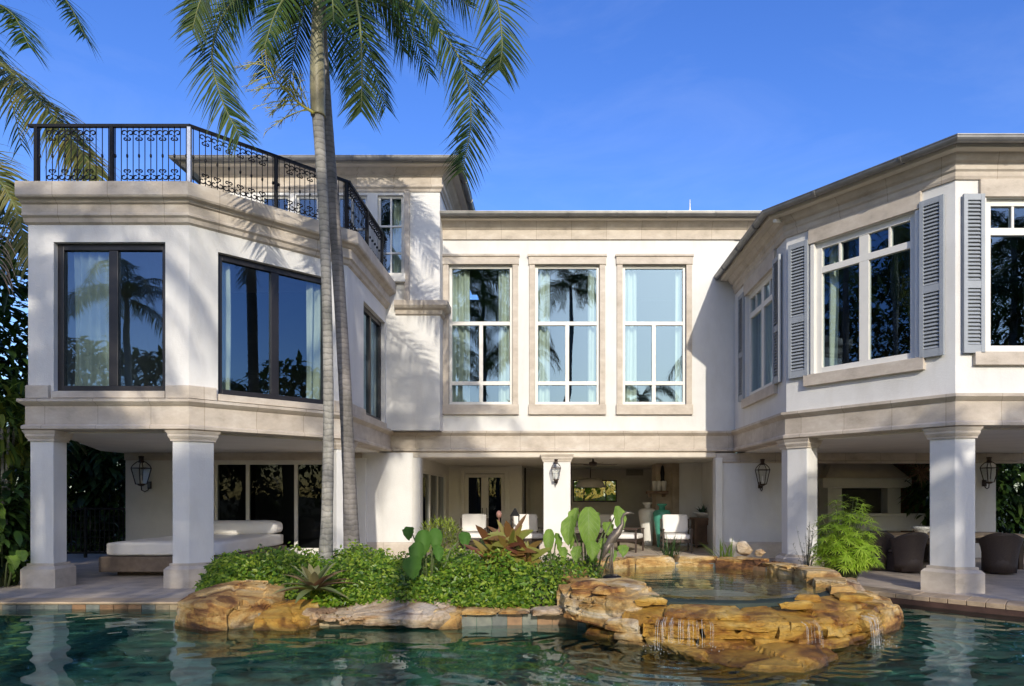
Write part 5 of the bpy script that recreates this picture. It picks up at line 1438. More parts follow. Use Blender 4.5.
EAR = leaf_mat('elephant_ear_leaf', (0.14,0.27,0.03), (0.26,0.40,0.08), trans=0.42, rough=0.5, spec=0.25)
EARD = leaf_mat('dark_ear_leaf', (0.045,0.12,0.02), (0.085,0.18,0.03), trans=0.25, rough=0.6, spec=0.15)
STEM = M('green_stem', (0.10,0.13,0.05), 0.6, 0.3, 6, 0.1, 40)
earprof = lambda t: max(0.0,math.sin(PI*min(1,0.03+0.97*t**0.82)))**0.72
def veined(mat):
    n, l = mat.node_tree.nodes, mat.node_tree.links
    tc = n.new('ShaderNodeTexCoord'); sp = n.new('ShaderNodeSeparateXYZ'); l.new(tc.outputs['UV'], sp.inputs[0])
    ab = n.new('ShaderNodeMath'); ab.operation = 'ABSOLUTE'; l.new(sp.outputs['X'], ab.inputs[0])
    ma = n.new('ShaderNodeMath'); ma.operation = 'MULTIPLY_ADD'; ma.inputs[1].default_value = -0.35; l.new(ab.outputs[0], ma.inputs[0]); l.new(sp.outputs['Y'], ma.inputs[2])
    sn = n.new('ShaderNodeMath'); sn.operation = 'MULTIPLY'; sn.inputs[1].default_value = 44; l.new(ma.outputs[0], sn.inputs[0])
    s2 = n.new('ShaderNodeMath'); s2.operation = 'SINE'; l.new(sn.outputs[0], s2.inputs[0])
    mr = n.new('ShaderNodeMapRange'); mr.inputs['From Min'].default_value = 0.80; mr.inputs['From Max'].default_value = 1.0; l.new(s2.outputs[0], mr.inputs['Value'])
    md = n.new('ShaderNodeMapRange'); md.inputs['From Min'].default_value = 0.05; md.inputs['From Max'].default_value = 0.02; l.new(ab.outputs[0], md.inputs['Value'])
    mxx = n.new('ShaderNodeMath'); mxx.operation = 'MAXIMUM'; l.new(mr.outputs[0], mxx.inputs[0]); l.new(md.outputs[0], mxx.inputs[1])
    bs = n['Principled BSDF']; src = bs.inputs['Base Color'].links[0].from_socket
    nz = n.new('ShaderNodeTexNoise'); nz.inputs['Scale'].default_value = 9; nz.inputs['Detail'].default_value = 6; l.new(tc.outputs['Object'], nz.inputs['Vector'])
    rz = ramp(n, [(0.3,(0.62,0.66,0.6)),(0.7,(1.15,1.1,1.0))]); l.new(nz.outputs['Fac'], rz.inputs['Fac'])
    mm = n.new('ShaderNodeMix'); mm.data_type = 'RGBA'; mm.blend_type = 'MULTIPLY'; mm.inputs['Factor'].default_value = 1
    l.new(src, mm.inputs[6]); l.new(rz.outputs[0], mm.inputs[7])
    mx = n.new('ShaderNodeMix'); mx.data_type = 'RGBA'; mx.inputs[7].default_value = (0.30,0.40,0.16,1)
    fm = n.new('ShaderNodeMath'); fm.operation = 'MULTIPLY'; fm.inputs[1].default_value = 0.8; l.new(mxx.outputs[0], fm.inputs[0])
    l.new(fm.outputs[0], mx.inputs['Factor']); l.new(mm.outputs[2], mx.inputs[6]); l.new(mx.outputs[2], bs.inputs['Base Color'])
    bp = n.new('ShaderNodeBump'); bp.inputs['Strength'].default_value = 0.5; bp.inputs['Distance'].default_value = 0.01; l.new(mxx.outputs[0], bp.inputs['Height']); l.new(bp.outputs[0], bs.inputs['Normal'])
veined(EAR)
def ear_plant(label, base, leaves, mat):
    """leaves: (px, py_top, py_bottom, Y, width, turn)"""
    t = thing('elephant_ear_plant', label, 'plant', base, 'elephant ear plants in the bed')
    for (px, y0, y1, Y, w, tw) in leaves:
        p, q = at(px, y0, Y), at(px+tw*6, y1, Y-0.12)
        b = MB(); L = (q-p).length
        bb = MB()
        d = (q-p).normalized(); side = V((math.cos(tw),math.sin(tw)*0.9,0)).normalized()
        nrm = side.cross(d).normalized()
        n = 12; rows = []; rl = random.Random(int(px*7+y0)); fo = rl.uniform(0.25,0.6)
        for i in range(n+1):
            s = i/n; ww = earprof(s)*w*0.40
            c = p+(q-p)*s - nrm*(0.10*math.sin(PI*s)*L)
            if i == 0: ww = w*0.10
            wav = 0.018*math.sin(i*1.7+px); wav2 = 0.018*math.sin(i*1.9+px*2)
            rows.append([c-side*ww+nrm*(-ww*fo+wav), c-side*ww*0.5+nrm*(-ww*fo*0.35), c, c+side*ww*0.5+nrm*(-ww*fo*0.35), c+side*ww+nrm*(-ww*fo-wav2)])
        ux = (-1,-0.5,0,0.5,1)
        for i in range(n):
            for j in range(4):
                bb.face([rows[i][j],rows[i][j+1],rows[i+1][j+1],rows[i+1][j]], True, [(ux[j],i/n),(ux[j+1],i/n),(ux[j+1],(i+1)/n),(ux[j],(i+1)/n)])
        o = bb.build('leaf', mat, t, weld=True)
        a = p+(q-p)*0.2+nrm*0.03*L
        b.tube([V(base)+V(((a.x-base[0])*0.25,(a.y-base[1])*0.25,0.02)), V(base).lerp(a,0.6)+V((0,0,0.12)), a], [0.018,0.013,0.009], 6)
        b.build('stem', STEM, t)
    return t
ear_plant('tall pale green elephant ear plant with upright leaves in front of the white column', (xat(587,11),11.0,0.15),
    [(588,507,549,11,0.44,0.1),(571,516,546,11.1,0.30,-0.4),(617,506,535,11.1,0.26,0.35),(591,541,561,10.8,0.28,0.2),(606,522,536,11.2,0.24,0.3),(577,508,530,11.3,0.25,-0.6),(622,545,557,10.9,0.22,0.2),(604,538,552,11.2,0.2,-0.2),(583,517,545,11.25,0.30,0.9),(598,512,538,11.35,0.28,-0.8),(566,528,549,11.2,0.22,0.8),(609,548,562,10.8,0.2,0.7),(579,546,563,10.7,0.22,-0.5)], EAR)
ear_plant('small elephant ear plant with three upright green leaves left of the white column', (xat(552,11),11.0,0.15),
    [(549.5,529,554,10.9,0.22,-0.1),(556,533,552,11.2,0.16,0.5),(562,547,561,10.9,0.18,0.2)], EAR)
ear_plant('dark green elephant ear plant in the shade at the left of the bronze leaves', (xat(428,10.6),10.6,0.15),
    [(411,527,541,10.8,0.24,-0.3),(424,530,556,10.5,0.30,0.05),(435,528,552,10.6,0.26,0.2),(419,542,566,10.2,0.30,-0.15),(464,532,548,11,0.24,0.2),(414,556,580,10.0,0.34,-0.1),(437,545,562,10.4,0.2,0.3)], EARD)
CROT = leaf_mat('bronze_croton_leaf', (0.20,0.24,0.045), (0.20,0.15,0.035), (0.12,0.03,0.02), trans=0.25, rough=0.4)
cr = thing('cordyline_plant', 'broad leaved plant with bronze, yellow and dark red leaves in the middle of the bed', 'plant', (xat(508,10.8),10.8,0.14))
rnd = random.Random(31); b = MB(); wide = lambda t: math.sin(PI*min(1,t*0.9+0.1))**0.7
for cxp, cyp, m_ in ((492,566,30),(526,570,26),(510,556,30),(504,562,20)):
    c = at(cxp,cyp,10.7); c.z = max(c.z,0.3)
    for k in range(m_):
        a = rnd.uniform(0,2*PI); e = rnd.uniform(0.15,1.25)
        d = V((math.cos(a)*math.cos(e), math.sin(a)*math.cos(e)*0.5-0.1, math.sin(e)))
        leaf(b, c+V((0,0,rnd.uniform(-0.05,0.26))), d, (0,-0.8,0.6), rnd.uniform(0.26,0.52), rnd.uniform(0.075,0.125), 6, rnd.uniform(0.2,0.9), 0.25, wide)
b.build('leaves', CROT, cr)
b = MB()
for cxp in (500,525,513): 
    c = at(cxp,565,10.7); b.tube([(c.x,c.y,0.12),(c.x,c.y,c.z+0.2)],[0.025,0.02],6)
b.tube([at(498,560,10.7),at(499,540,10.7),at(499,516,10.7)],[0.014,0.012,0.008],6); b.sphere(at(499,514.5,10.7),(0.045,0.045,0.06))
b.build('stem', M('pink_stem',(0.30,0.15,0.11),0.6,0.2,6,0.1,40), cr)
BROM = leaf_mat('bromeliad_leaf', (0.13,0.19,0.07), (0.22,0.24,0.10), (0.22,0.06,0.05), trans=0.2, rough=0.35)
br_ = thing('bromeliad', 'big rosette plant with green and dark red leaves on the ledge rock', 'plant', (xat(312,9.75),9.75,0.2))
b = MB(); rnd = random.Random(4); c = at(314,590,9.6)
for k in range(30):
    a = 2*PI*k*0.382+rnd.uniform(-.2,.2); e = 0.1+1.15*(k/30)
    d = V((math.cos(a)*math.cos(e), math.sin(a)*math.cos(e), math.sin(e)))
    leaf(b, c, d, (0,0,1), rnd.uniform(0.52,0.72)*(1-0.25*k/30), 0.135, 6, 0.6, 0.35, lambda t: (1-t)**0.45*(0.65+0.5*math.sin(PI*t)))
b.build('leaves', BROM, br_)
LIME = leaf_mat('lime_leaf', (0.20,0.28,0.03), (0.36,0.42,0.07), trans=0.4)
lb = thing('lime_shrub', 'light yellow green fine leaved shrub behind the dark elephant ears', 'shrub', (xat(442,12.5),12.5,0.1))
b = MB(); rnd = random.Random(6); c = at(441,537,12.5)
for k in range(1500):
    p = V((rnd.gauss(0,1),rnd.gauss(0,1),rnd.gauss(0,1))).normalized()*rnd.uniform(0.5,1); p = V((p.x*0.42,p.y*0.42,p.z*0.34))
    d = (p+V((rnd.uniform(-.3,.3),rnd.uniform(-.3,.3),rnd.uniform(0,.4)))).normalized()
    leaf(b, c+p, d, (0,0,1), rnd.uniform(0.05,0.12), 0.018, 2, 0.6, 0.1)
b.build('leaves', LIME, lb); b = MB()
for k in range(7): b.tube([(c.x+rnd.uniform(-.1,.1),c.y,0.1), c+V((rnd.uniform(-.25,.25),rnd.uniform(-.2,.2),0.05))],[0.012,0.006],5)
b.build('stem', STEM, lb)
# papyrus-like bush
PAPY = leaf_mat('papyrus_leaf', (0.19,0.33,0.02), (0.35,0.47,0.06), trans=0.4)
pp = thing('papyrus_bush', 'bright green feathery bush on the deck between the spa and the big column', 'bush', (xat(843,11.9),11.9,0.05))
b = MB(); sb_ = MB(); rnd = random.Random(17); base = V((xat(845,11.9),11.9,0.05))
def umbel(c, ax, r_, k):
    ax = ax.normalized(); s = ax.orthogonal().normalized(); q = ax.cross(s)
    for i in range(k):
        a = 2*PI*i/k+rnd.uniform(-.2,.2)
        d = (s*math.cos(a)+q*math.sin(a)+ax*rnd.uniform(0.1,0.6)).normalized()
        leaf(b, c, d, ax, r_*rnd.uniform(0.7,1.1), 0.016, 3, 0.7, 0.1)
for k in range(330):
    a = rnd.uniform(0,2*PI); rr = rnd.random()**0.5
    e = 0.25+1.25*(1-rr)+rnd.uniform(-.15,.15)
    L = rnd.uniform(0.6,1.0)*(0.75+0.5*math.sin(e))
    tip = base+V((math.cos(a)*math.cos(e)*0.50*L/0.8, math.sin(a)*math.cos(e)*0.50*L/0.8, 0.22+math.sin(e)*L*1.12))
    mid = base.lerp(tip,0.55)+V((0,0,0.15))
    sb_.tube([base+V((math.cos(a)*0.1*rr,math.sin(a)*0.1*rr,0)), mid, tip],[0.005,0.004,0.003],4)
    umbel(tip, (tip-mid)+V((0,0,0.15)), rnd.uniform(0.13,0.2), 14)
for px, py in ((862,505),(848,515)):
    tip = at(px,py,11.9); sb_.tube([base,base.lerp(tip,0.6)+V((0,0,.1)),tip],[0.007,0.006,0.004],4); umbel(tip,V((0.1,-0.3,1)),0.2,16)
b.build('leaves', PAPY, pp); sb_.build('stem', STEM, pp)
ap = thing('airy_plant', 'thin grey green airy plant against the column left of the feathery bush', 'plant', (xat(806,12.7),12.7,0))
b = MB(); rnd = random.Random(27); c = V((xat(807,12.7),12.7,0.05))
for k in range(26):
    tip = c+V((rnd.uniform(-.28,.28),rnd.uniform(-.2,.2),rnd.uniform(0.5,1.15)))
    b.tube([c,c.lerp(tip,0.5)+V((0,0,0.08)),tip],[0.005,0.004,0.002],4)
    for q in range(8):
        leaf(b, c.lerp(tip,rnd.uniform(0.4,1)), V((rnd.uniform(-1,1),rnd.uniform(-1,1),rnd.uniform(0,1))), (0,0,1), 0.07, 0.016, 2, 0.5, 0.1)
b.build('leaves', leaf_mat('grey_green',(0.09,0.11,0.07),(0.15,0.17,0.11),trans=0.2), ap)
IRIS = leaf_mat('iris_leaf', (0.10,0.16,0.03), (0.19,0.26,0.05), trans=0.3)
def iris(label, px, Y, h, n, mat):
    t = thing('iris_clump', label, 'plant', (xat(px,Y),Y,0.3), 'strappy plants on the far rim of the spa')
    b = MB(); rnd = random.Random(int(px)); c = V((xat(px,Y),Y,0.42))
    for k in range(n):
        a = rnd.uniform(0,2*PI); e = rnd.uniform(0.7,1.45)
        leaf(b, c+V((rnd.uniform(-.12,.12),rnd.uniform(-.08,.08),0)), V((math.cos(a)*math.cos(e),math.sin(a)*math.cos(e)*.6,math.sin(e))), (0,0,1), h*rnd.uniform(0.6,1.05), 0.035, 4, 0.35, 0.3, lambda t: (1-t)**0.5)
    b.build('leaves', mat, t)
iris('dark green strappy plant behind the spa in front of the white armchair', 672, 12.75, 0.55, 34, leaf_mat('iris_dark',(0.03,0.07,0.02),(0.06,0.11,0.03),trans=0.25))
iris('yellow green strappy plant behind the spa in front of the white lantern wall', 724, 12.75, 0.52, 30, IRIS)

# ------------------------------------------------------------------ palms
FROND = leaf_mat('palm_leaflet', (0.016,0.040,0.008), (0.034,0.075,0.012), (0.085,0.12,0.02), trans=0.3, rough=0.5, spec=0.22)
FROND_Y = leaf_mat('yellowing_leaflet', (0.05,0.08,0.014), (0.12,0.13,0.024), (0.19,0.165,0.04), trans=0.3, rough=0.45)
RACH = M('palm_rachis', (0.13,0.15,0.045), 0.55, 0.3, 5, 0.1, 30)
def bark(name, c, ring, spots):
    m = M(name, c, 0.85, 0.35, 4, 0, 16, stain=1.0, stainc=spots)
    n, l = m.node_tree.nodes, m.node_tree.links; b = n['Principled BSDF']
    tc = n.new('ShaderNodeTexCoord'); wv = n.new('ShaderNodeTexWave'); wv.bands_direction = 'Z'; wv.inputs['Scale'].default_value = 3.4; wv.inputs['Distortion'].default_value = 3.5
    wv.inputs['Detail'].default_value = 3; wv.inputs['Detail Scale'].default_value = 2.5; l.new(tc.outputs['Object'], wv.inputs['Vector'])
    r = ramp(n, [(0.0,(ring,ring,ring)),(0.22,(1,1,1))]); l.new(wv.outputs['Fac'], r.inputs['Fac'])
    src = b.inputs['Base Color'].links[0].from_socket
    mx = n.new('ShaderNodeMix'); mx.data_type = 'RGBA'; mx.blend_type = 'MULTIPLY'; mx.inputs['Factor'].default_value = 1
    l.new(src, mx.inputs[6]); l.new(r.outputs[0], mx.inputs[7]); l.new(mx.outputs[2], b.inputs['Base Color'])
    nz = n.new('ShaderNodeTexNoise'); nz.inputs['Scale'].default_value = 30; nz.inputs['Detail'].default_value = 8; l.new(tc.outputs['Object'], nz.inputs['Vector'])
    ad = n.new('ShaderNodeMath'); ad.operation = 'MULTIPLY_ADD'; ad.inputs[1].default_value = 0.6; l.new(nz.outputs['Fac'], ad.inputs[0]); l.new(wv.outputs['Fac'], ad.inputs[2])
    bp = n.new('ShaderNodeBump'); bp.inputs['Strength'].default_value = 0.35; bp.inputs['Distance'].default_value = 0.012; l.new(ad.outputs[0], bp.inputs['Height']); l.new(bp.outputs[0], b.inputs['Normal'])
    return m
BARK = bark('grey_palm_bark', (0.29,0.275,0.24), 0.66, (0.085,0.095,0.07))
SHAFT = M('green_crownshaft', (0.25,0.235,0.14), 0.5, 0.35, 3, 0.1, 30, stain=0.5, stainc=(0.16,0.10,0.05))
def bez(pts, n):
    pts = [V(p) for p in pts]; out = []
    for i in range(n+1):
        t = i/n; q = pts[:]
        while len(q) > 1: q = [q[j].lerp(q[j+1], t) for j in range(len(q)-1)]
        out.append(q[0])
    return out
def spl(pts, n):
    """smooth curve through the points"""
    pts = [V(p) for p in pts]; m_ = len(pts)-1; out = []
    for i in range(n+1):
        f = i/n*m_; j = min(m_-1,int(f)); t = f-j
        p0 = pts[j-1] if j else pts[0]*2-pts[1]; p1, p2 = pts[j], pts[j+1]; p3 = pts[j+2] if j+2 <= m_ else p2*2-p1
        out.append(0.5*((2*p1)+(p2-p0)*t+(2*p0-5*p1+4*p2-p3)*t*t+(3*p1-p0-3*p2+p3)*t**3))
    return out
def frond(lm, rm, pts, n=46, L=0.62, W=0.04, hang=1.1, seed=0, start=0.1, spread=0.75, thru=False, tw=None):
    """a pinnate frond: rachis along a bezier, two rows of drooping leaflets"""
    rnd = random.Random(seed); P = spl(pts, 24) if thru else bez(pts, 24)
    rm.tube(P, [0.026*(1-0.85*i/24)+0.003 for i in range(25)], 5)
    S = []; s = None
    for i in range(24):
        tg = (P[i+1]-P[i]).normalized()
        if s is None:
            s = tg.cross(V((0,0,1)))
            if s.length < 0.1: s = V((1,0,0))
        s = s - tg*s.dot(tg); s.normalize(); S.append(s.copy())
    tw = rnd.uniform(-0.5,0.5) if tw is None else tw
    for k in range(n):
        t = start+(1-start)*(k+0.5)/n
        i = min(23, int(t*24)); f = t*24-i; p = P[i].lerp(P[i+1], f); tg = (P[i+1]-P[i]).normalized()
        s = S[i]; up = s.cross(tg)
        if up.z < 0 and abs(tg.z) < 0.5: up = -up
        q_ = tw*min(1,t*1.8); s = s*math.cos(q_)+up*math.sin(q_); up = s.cross(tg)
        ll = L*(0.40+0.80*math.sin(PI*min(1,0.14+t*0.76))**0.8)
        for sg in (-1,1):
            if rnd.random() < 0.04: continue
            fw = 0.35+0.55*t+rnd.uniform(-0.12,0.12)
            d = s*sg*spread*1.15 + tg*fw + up*rnd.uniform(-0.30,0.30)
            leaf(lm, p, d, up, ll*rnd.uniform(0.75,1.12), W*rnd.uniform(0.8,1.1), 4, hang*rnd.uniform(0.45,1.05), 0.35, lambda u_: (0.55+0.45*math.sin(PI*min(1,u_*1.5)))*(1-u_)**0.55 if u_ < 1 else 0)
def palm_trunk(pts, radii, name, mat, parent, n=14):
    P = bez(pts, 70); m_ = len(P); mb = MB()
    rd = []
    for i in range(m_):
        t = i/(m_-1); k = t*(len(radii)-1); j = min(len(radii)-2,int(k)); r_ = radii[j]+(radii[j+1]-radii[j])*(k-j)
        rd.append(r_*(1.0+(0.014 if i % 2 else -0.006)+0.02*noise.noise(V((i*0.31,r_*90,0)))))
    mb.tube(P, rd, n); return mb.build(name, mat, parent)
pa = thing('palm_tree', 'front palm of the pair, its mossy pale trunk growing out of the groundcover', 'palm', (xat(325,11.2),11.2,0.1), 'pair of palms in front of the villa')
YA = 11.2
palm_trunk([(xat(324,YA),YA,0.1), at(333,420,YA), at(327,250,YA), at(318,116,YA)], [0.14,0.092,0.086,0.08,0.077,0.077,0.079,0.082,0.092], 'trunk', BARK, pa)
palm_trunk([at(318,116,YA), at(317,70,YA), at(317,20,YA), at(318,-25,YA)], [0.112,0.118,0.105,0.08,0.05], 'crownshaft', SHAFT, pa)
CA = at(318,-22,YA)
lm, rm = MB(), MB()
D = lambda px, py, dy: at(px, py, YA+dy)
frA = [ # points along each rachis, at real depths in front of / behind the trunk
    ([CA, D(270,-22,-0.3), D(230,5,-0.5), D(212,52,-0.6), D(222,100,-0.6), D(240,136,-0.6)], 90, 0.62, 0.85),
    ([CA, D(375,-12,0.2), D(430,22,0.3), D(463,66,0.35), D(471,120,0.35), D(462,172,0.3)], 110, 0.70, 0.75),
    ([CA, D(345,-30,-1.0), D(358,10,-1.8), D(362,70,-1.95), D(361,112,-1.9)], 70, 0.52, 0.6),
    ([CA, D(380,-55,-0.4), D(450,-50,-0.7), D(492,-12,-0.8), D(502,40,-0.8), D(499,70,-0.8)], 90, 0.66, 0.7),
    ([CA, D(285,-45,-0.4), D(240,-42,-0.8), D(205,-8,-1.0), D(192,30,-1.0)], 80, 0.55, 0.8),
    ([CA, D(300,-18,-0.5), D(278,8,-1.0), D(264,48,-1.2)], 60, 0.5, 0.9),
    ([CA, D(340,-20,0.7), D(385,5,1.2), D(404,52,1.5)], 70, 0.6, 0.9),
    ([CA, D(350,-28,-0.8), D(405,-16,-1.3), D(440,24,-1.5)], 70, 0.62, 0.85),
    ([CA, D(300,-35,0.8), D(262,-32,1.5), D(238,12,1.9)], 70, 0.6, 0.9),
    ([CA, D(330,-30,1.0), D(352,-22,1.9), D(366,28,2.4)], 70, 0.6, 0.9),
    ([CA, D(312,-30,0.9), D(298,-24,1.8), D(286,20,2.3)], 70, 0.6, 0.9),
    ([CA, D(360,-40,0.6), D(425,-38,1.2), D(468,6,1.5)], 80, 0.68, 0.85),
    ([CA, D(322,-34,-1.0), D(330,-22,-1.9), D(334,22,-2.3)], 60, 0.45, 0.7),
    ([CA, D(290,-120,0.2), D(230,-150,0.4), D(160,-110,0.5)], 80, 0.66, 0.8), ([CA, D(345,-130,-0.2), D(410,-160,-0.3), D(480,-120,-0.5)], 80, 0.66, 0.8),
    ([CA, D(318,-130,-0.7), D(322,-190,-1.6), D(330,-170,-2.6)], 80, 0.6, 0.8), ([CA, D(318,-130,0.7), D(312,-190,1.6), D(300,-170,2.6)], 80, 0.6, 0.8)]
for k, (pts, n, L, hg) in enumerate(frA): frond(lm, rm, pts, n, L, 0.034, hg, 100+k, thru=True, spread=0.8, tw=(1.35 if k in (0,4) else -1.35 if k in (1,3) else None))
lm.build('fronds', FROND, pa); rm.build('rachis', RACH, pa)
# flower stalk
FL = leaf_mat('flower_stalk', (0.44,0.46,0.07), (0.55,0.50,0.12), (0.34,0.40,0.06), trans=0.25)
b = MB(); rnd = random.Random(77)
root = at(314,113,YA-0.13)
axis = spl([root, at(298,102,YA-0.2), at(278,82,YA-0.3), at(258,58,YA-0.3)], 20)
b.tube(axis, [0.024*(1-i/22)+0.003 for i in range(21)], 5)
for k in range(30):
    i = 2+int(k*18/30); p = axis[i]; tg = (axis[min(20,i+1)]-axis[i-1]).normalized()
    sd = V((-tg.z,0,tg.x)) if k % 2 else V((tg.z,0,-tg.x))
    d = (tg*0.8+sd*rnd.uniform(0.5,1.15)+V((0,rnd.uniform(-0.8,0.8),0))).normalized()
    L = rnd.uniform(0.35,0.75)*(1-0.35*i/20)
    P = [p+d*L*t+V((0,0,-0.16*t*t)) for t in (0,0.25,0.5,0.75,1)]
    b.tube(P, [0.009,0.007,0.006,0.005,0.003], 4)
    for q in range(11):
        t = rnd.uniform(0.25,1); j = min(3,int(t*4)); pp_ = P[j].lerp(P[j+1], t*4-j)
        e = (d+V((rnd.uniform(-.8,.8),rnd.uniform(-.8,.8),rnd.uniform(-.9,.3)))).normalized(); l = rnd.uniform(0.06,0.17)
        b.tube([pp_, pp_+e*l*0.5, pp_+e*l+V((0,0,-0.02))],[0.005,0.004,0.0025],3,caps=False)
b.build('flower_stalk', FL, pa)
pb_ = thing('palm_tree', 'second slender palm with a greyer leaning trunk just behind and right of the front one', 'palm', (xat(352,12.6),12.6,0.05), 'pair of palms in front of the villa')
YB = 12.6
palm_trunk([(xat(353,YB),YB,0.05), at(348,440,YB), at(343,270,YB), at(322,110,YB), at(321,-20,YB)], [0.16,0.115,0.11,0.102,0.095,0.085,0.075], 'trunk', bark('dark_palm_bark', (0.21,0.19,0.17), 0.72, (0.09,0.085,0.07)), pb_)
CB = at(321,-42,YB); palm_trunk([at(321,-20,YB),at(321,-32,YB),CB],[0.09,0.09,0.05],'crownshaft',SHAFT,pb_)
lm, rm = MB(), MB()
for k in range(20):
    a = 2*PI*k*0.382; e = [0.5,0.0,-0.35][k%3]; Lf = 2.2
    d = V((math.cos(a),math.sin(a),0))
    frond(lm, rm, [CB, CB+d*0.7+V((0,0,0.35+e)), CB+d*1.6+V((0,0,0.1+e)), CB+d*Lf+V((0,0,-1.2+e))], 70, 0.62, 0.036, 0.9, 200+k)
lm.build('fronds', FROND, pb_); rm.build('rachis', RACH, pb_)
# coconut palm standing off the left corner of the house, its fronds reach into the picture
pc = thing('palm_tree', 'big palm outside the left edge whose yellow green fronds hang in behind the terrace railing', 'palm', (-13.2,14.0,0), 'palms in the garden round the villa')
CC = V((-12.2,13.6,10.6))
palm_trunk([(-13.6,14.0,0),(-13.9,14.0,4),(-12.8,13.8,8),CC],[0.22,0.17,0.15,0.14,0.13],'trunk',BARK,pc)
lm, rm, ly, ry = MB(), MB(), MB(), MB()
E = lambda px, py, Y: at(px, py, Y)
for k, pts in enumerate(([CC, E(-40,-30,13.0), E(20,-26,12.6), E(62,-4,12.4), E(86,38,12.2)], [CC, E(-60,-6,12.8), E(-20,-2,12.4), E(12,14,12.2), E(30,48,12.0)])):
    frond(lm, rm, pts, 90, 0.62, 0.042, 0.7, 300+k, thru=True)
frond(ly, ry, [CC, E(-45,22,14.4), E(0,62,14.2), E(42,104,14.0), E(80,150,13.9), E(106,188,13.8)], 170, 0.95, 0.05, 1.3, 310, thru=True, spread=0.9, tw=-0.9)
frond(ly, ry, [CC, E(-60,120,13.2), E(-14,164,12.9), E(14,205,12.8), E(30,262,12.6)], 130, 0.8, 0.045, 1.2, 311, thru=True, tw=-0.9)
for k in range(10):
    a = PI*0.55+PI*1.3*k/10; d = V((math.cos(a),math.sin(a),0)); e = [1.0,0.3][k%2]
    frond(lm, rm, [CC, CC+d*1.2+V((0,0,0.9+e)), CC+d*2.6+V((0,0,0.3+e)), CC+d*3.3+V((0,0,-1.6+e))], 44, 0.75, 0.045, 1.2, 320+k)
lm.build('fronds', FROND, pc); rm.build('rachis', RACH, pc); ly.build('yellowing_fronds', FROND_Y, pc); ry.build('yellowing_rachis', RACH, pc)

# palms behind the photographer: mirrored in the glass and throwing the dappled shade on the walls
def big_palm(name, label, seed, nf=15, Lf=3.0, ll=0.8):
    t = thing(name, label, 'palm', (0,0,0), 'palms in the garden round the villa', local=True)
    rnd = random.Random(seed); lm, rm = MB(), MB(); c = V((0,0,1.0))
    for k in range(nf):
        a = 2*PI*k*0.382+rnd.uniform(-.2,.2); e = [1.1,0.6,0.1,-0.5][k%4]+rnd.uniform(-.2,.2); d = V((math.cos(a),math.sin(a),0)); q = Lf*rnd.uniform(0.85,1.1)
        frond(lm, rm, [c, c+d*q*0.3+V((0,0,0.6+e)), c+d*q*0.75+V((0,0,0.4+e)), c+d*q+V((0,0,-1.2+e))], 44, ll, 0.055, 1.1, seed*50+k)
    lm.build('fronds', FROND, t); rm.build('rachis', RACH, t)
    return t
PALMS = [(-5.6,-6.5,13.2),(-2.2,-12.0,11.5),(-6.9,-4.5,10.6),(-4.6,-10.0,16.0),(1.2,-8.5,15.2),(9.8,-4.5,9.2),(13.0,-6.5,8.8),(12.2,-2.5,7.4),(-20,-8,11.0),(-2.0,-15,13.5),(7.5,-22,10.0),(-8.8,-7.5,14.6),(17,-4,9.5),(-11.5,-5.2,12.6),(-6.3,-4.2,9.3),(-16.5,8.5,12.5),(-15.5,5.5,10.5),(19.5,-6.0,12.5)]
WORDS = ['tall palm behind the pool, first of the group shading the left wing','tall palm behind the pool beside the first of the group','shorter palm behind the pool close to the water','tallest palm behind the pool','lone tall palm mirrored in the middle tall window','palm behind the pool shading the right wing','palm with a low crown mirrored in the right windows','lowest palm of the right hand garden group','palm far to the left mirrored in the corner window','palm standing deep in the garden behind the lone palm','palm deep in the garden to the right','tall palm in the middle of the group shading the left wing','palm at the right end of the garden','palm standing apart at the far left of the left hand group','low palm in front of the left hand group','tall palm left of the pool, mirrored in the angled window','palm left of the pool, nearer the water than its tall neighbour','tall palm beside the dark tree right of the pool']
src = None; POBJ = []
for k, ((x, y, h), w) in enumerate(zip(PALMS, WORDS)):
    o = big_palm('palm_tree', w, 7) if src is None else copy_tree(src, None, None, w)
    if src is None: src = o
    o.location = (x,y,h-1.0); o.rotation_euler = (0,0,k*1.3); POBJ.append(o)
for k, ((x, y, h), o) in enumerate(zip(PALMS, POBJ)):
    b = MB(); b.tube(bez([(x+0.5*math.sin(k),y,0),(x+0.4*math.sin(k),y,h*0.4),(x-0.15*math.sin(k),y,h*0.7),(x,y,h)],14),[0.2-0.006*i for i in range(15)],10)
    tr_ = b.build('trunk', BARK); tr_.parent = o; tr_.matrix_parent_inverse = (Matrix.Translation(o.location) @ Matrix.Rotation(k*1.3,4,'Z')).inverted()

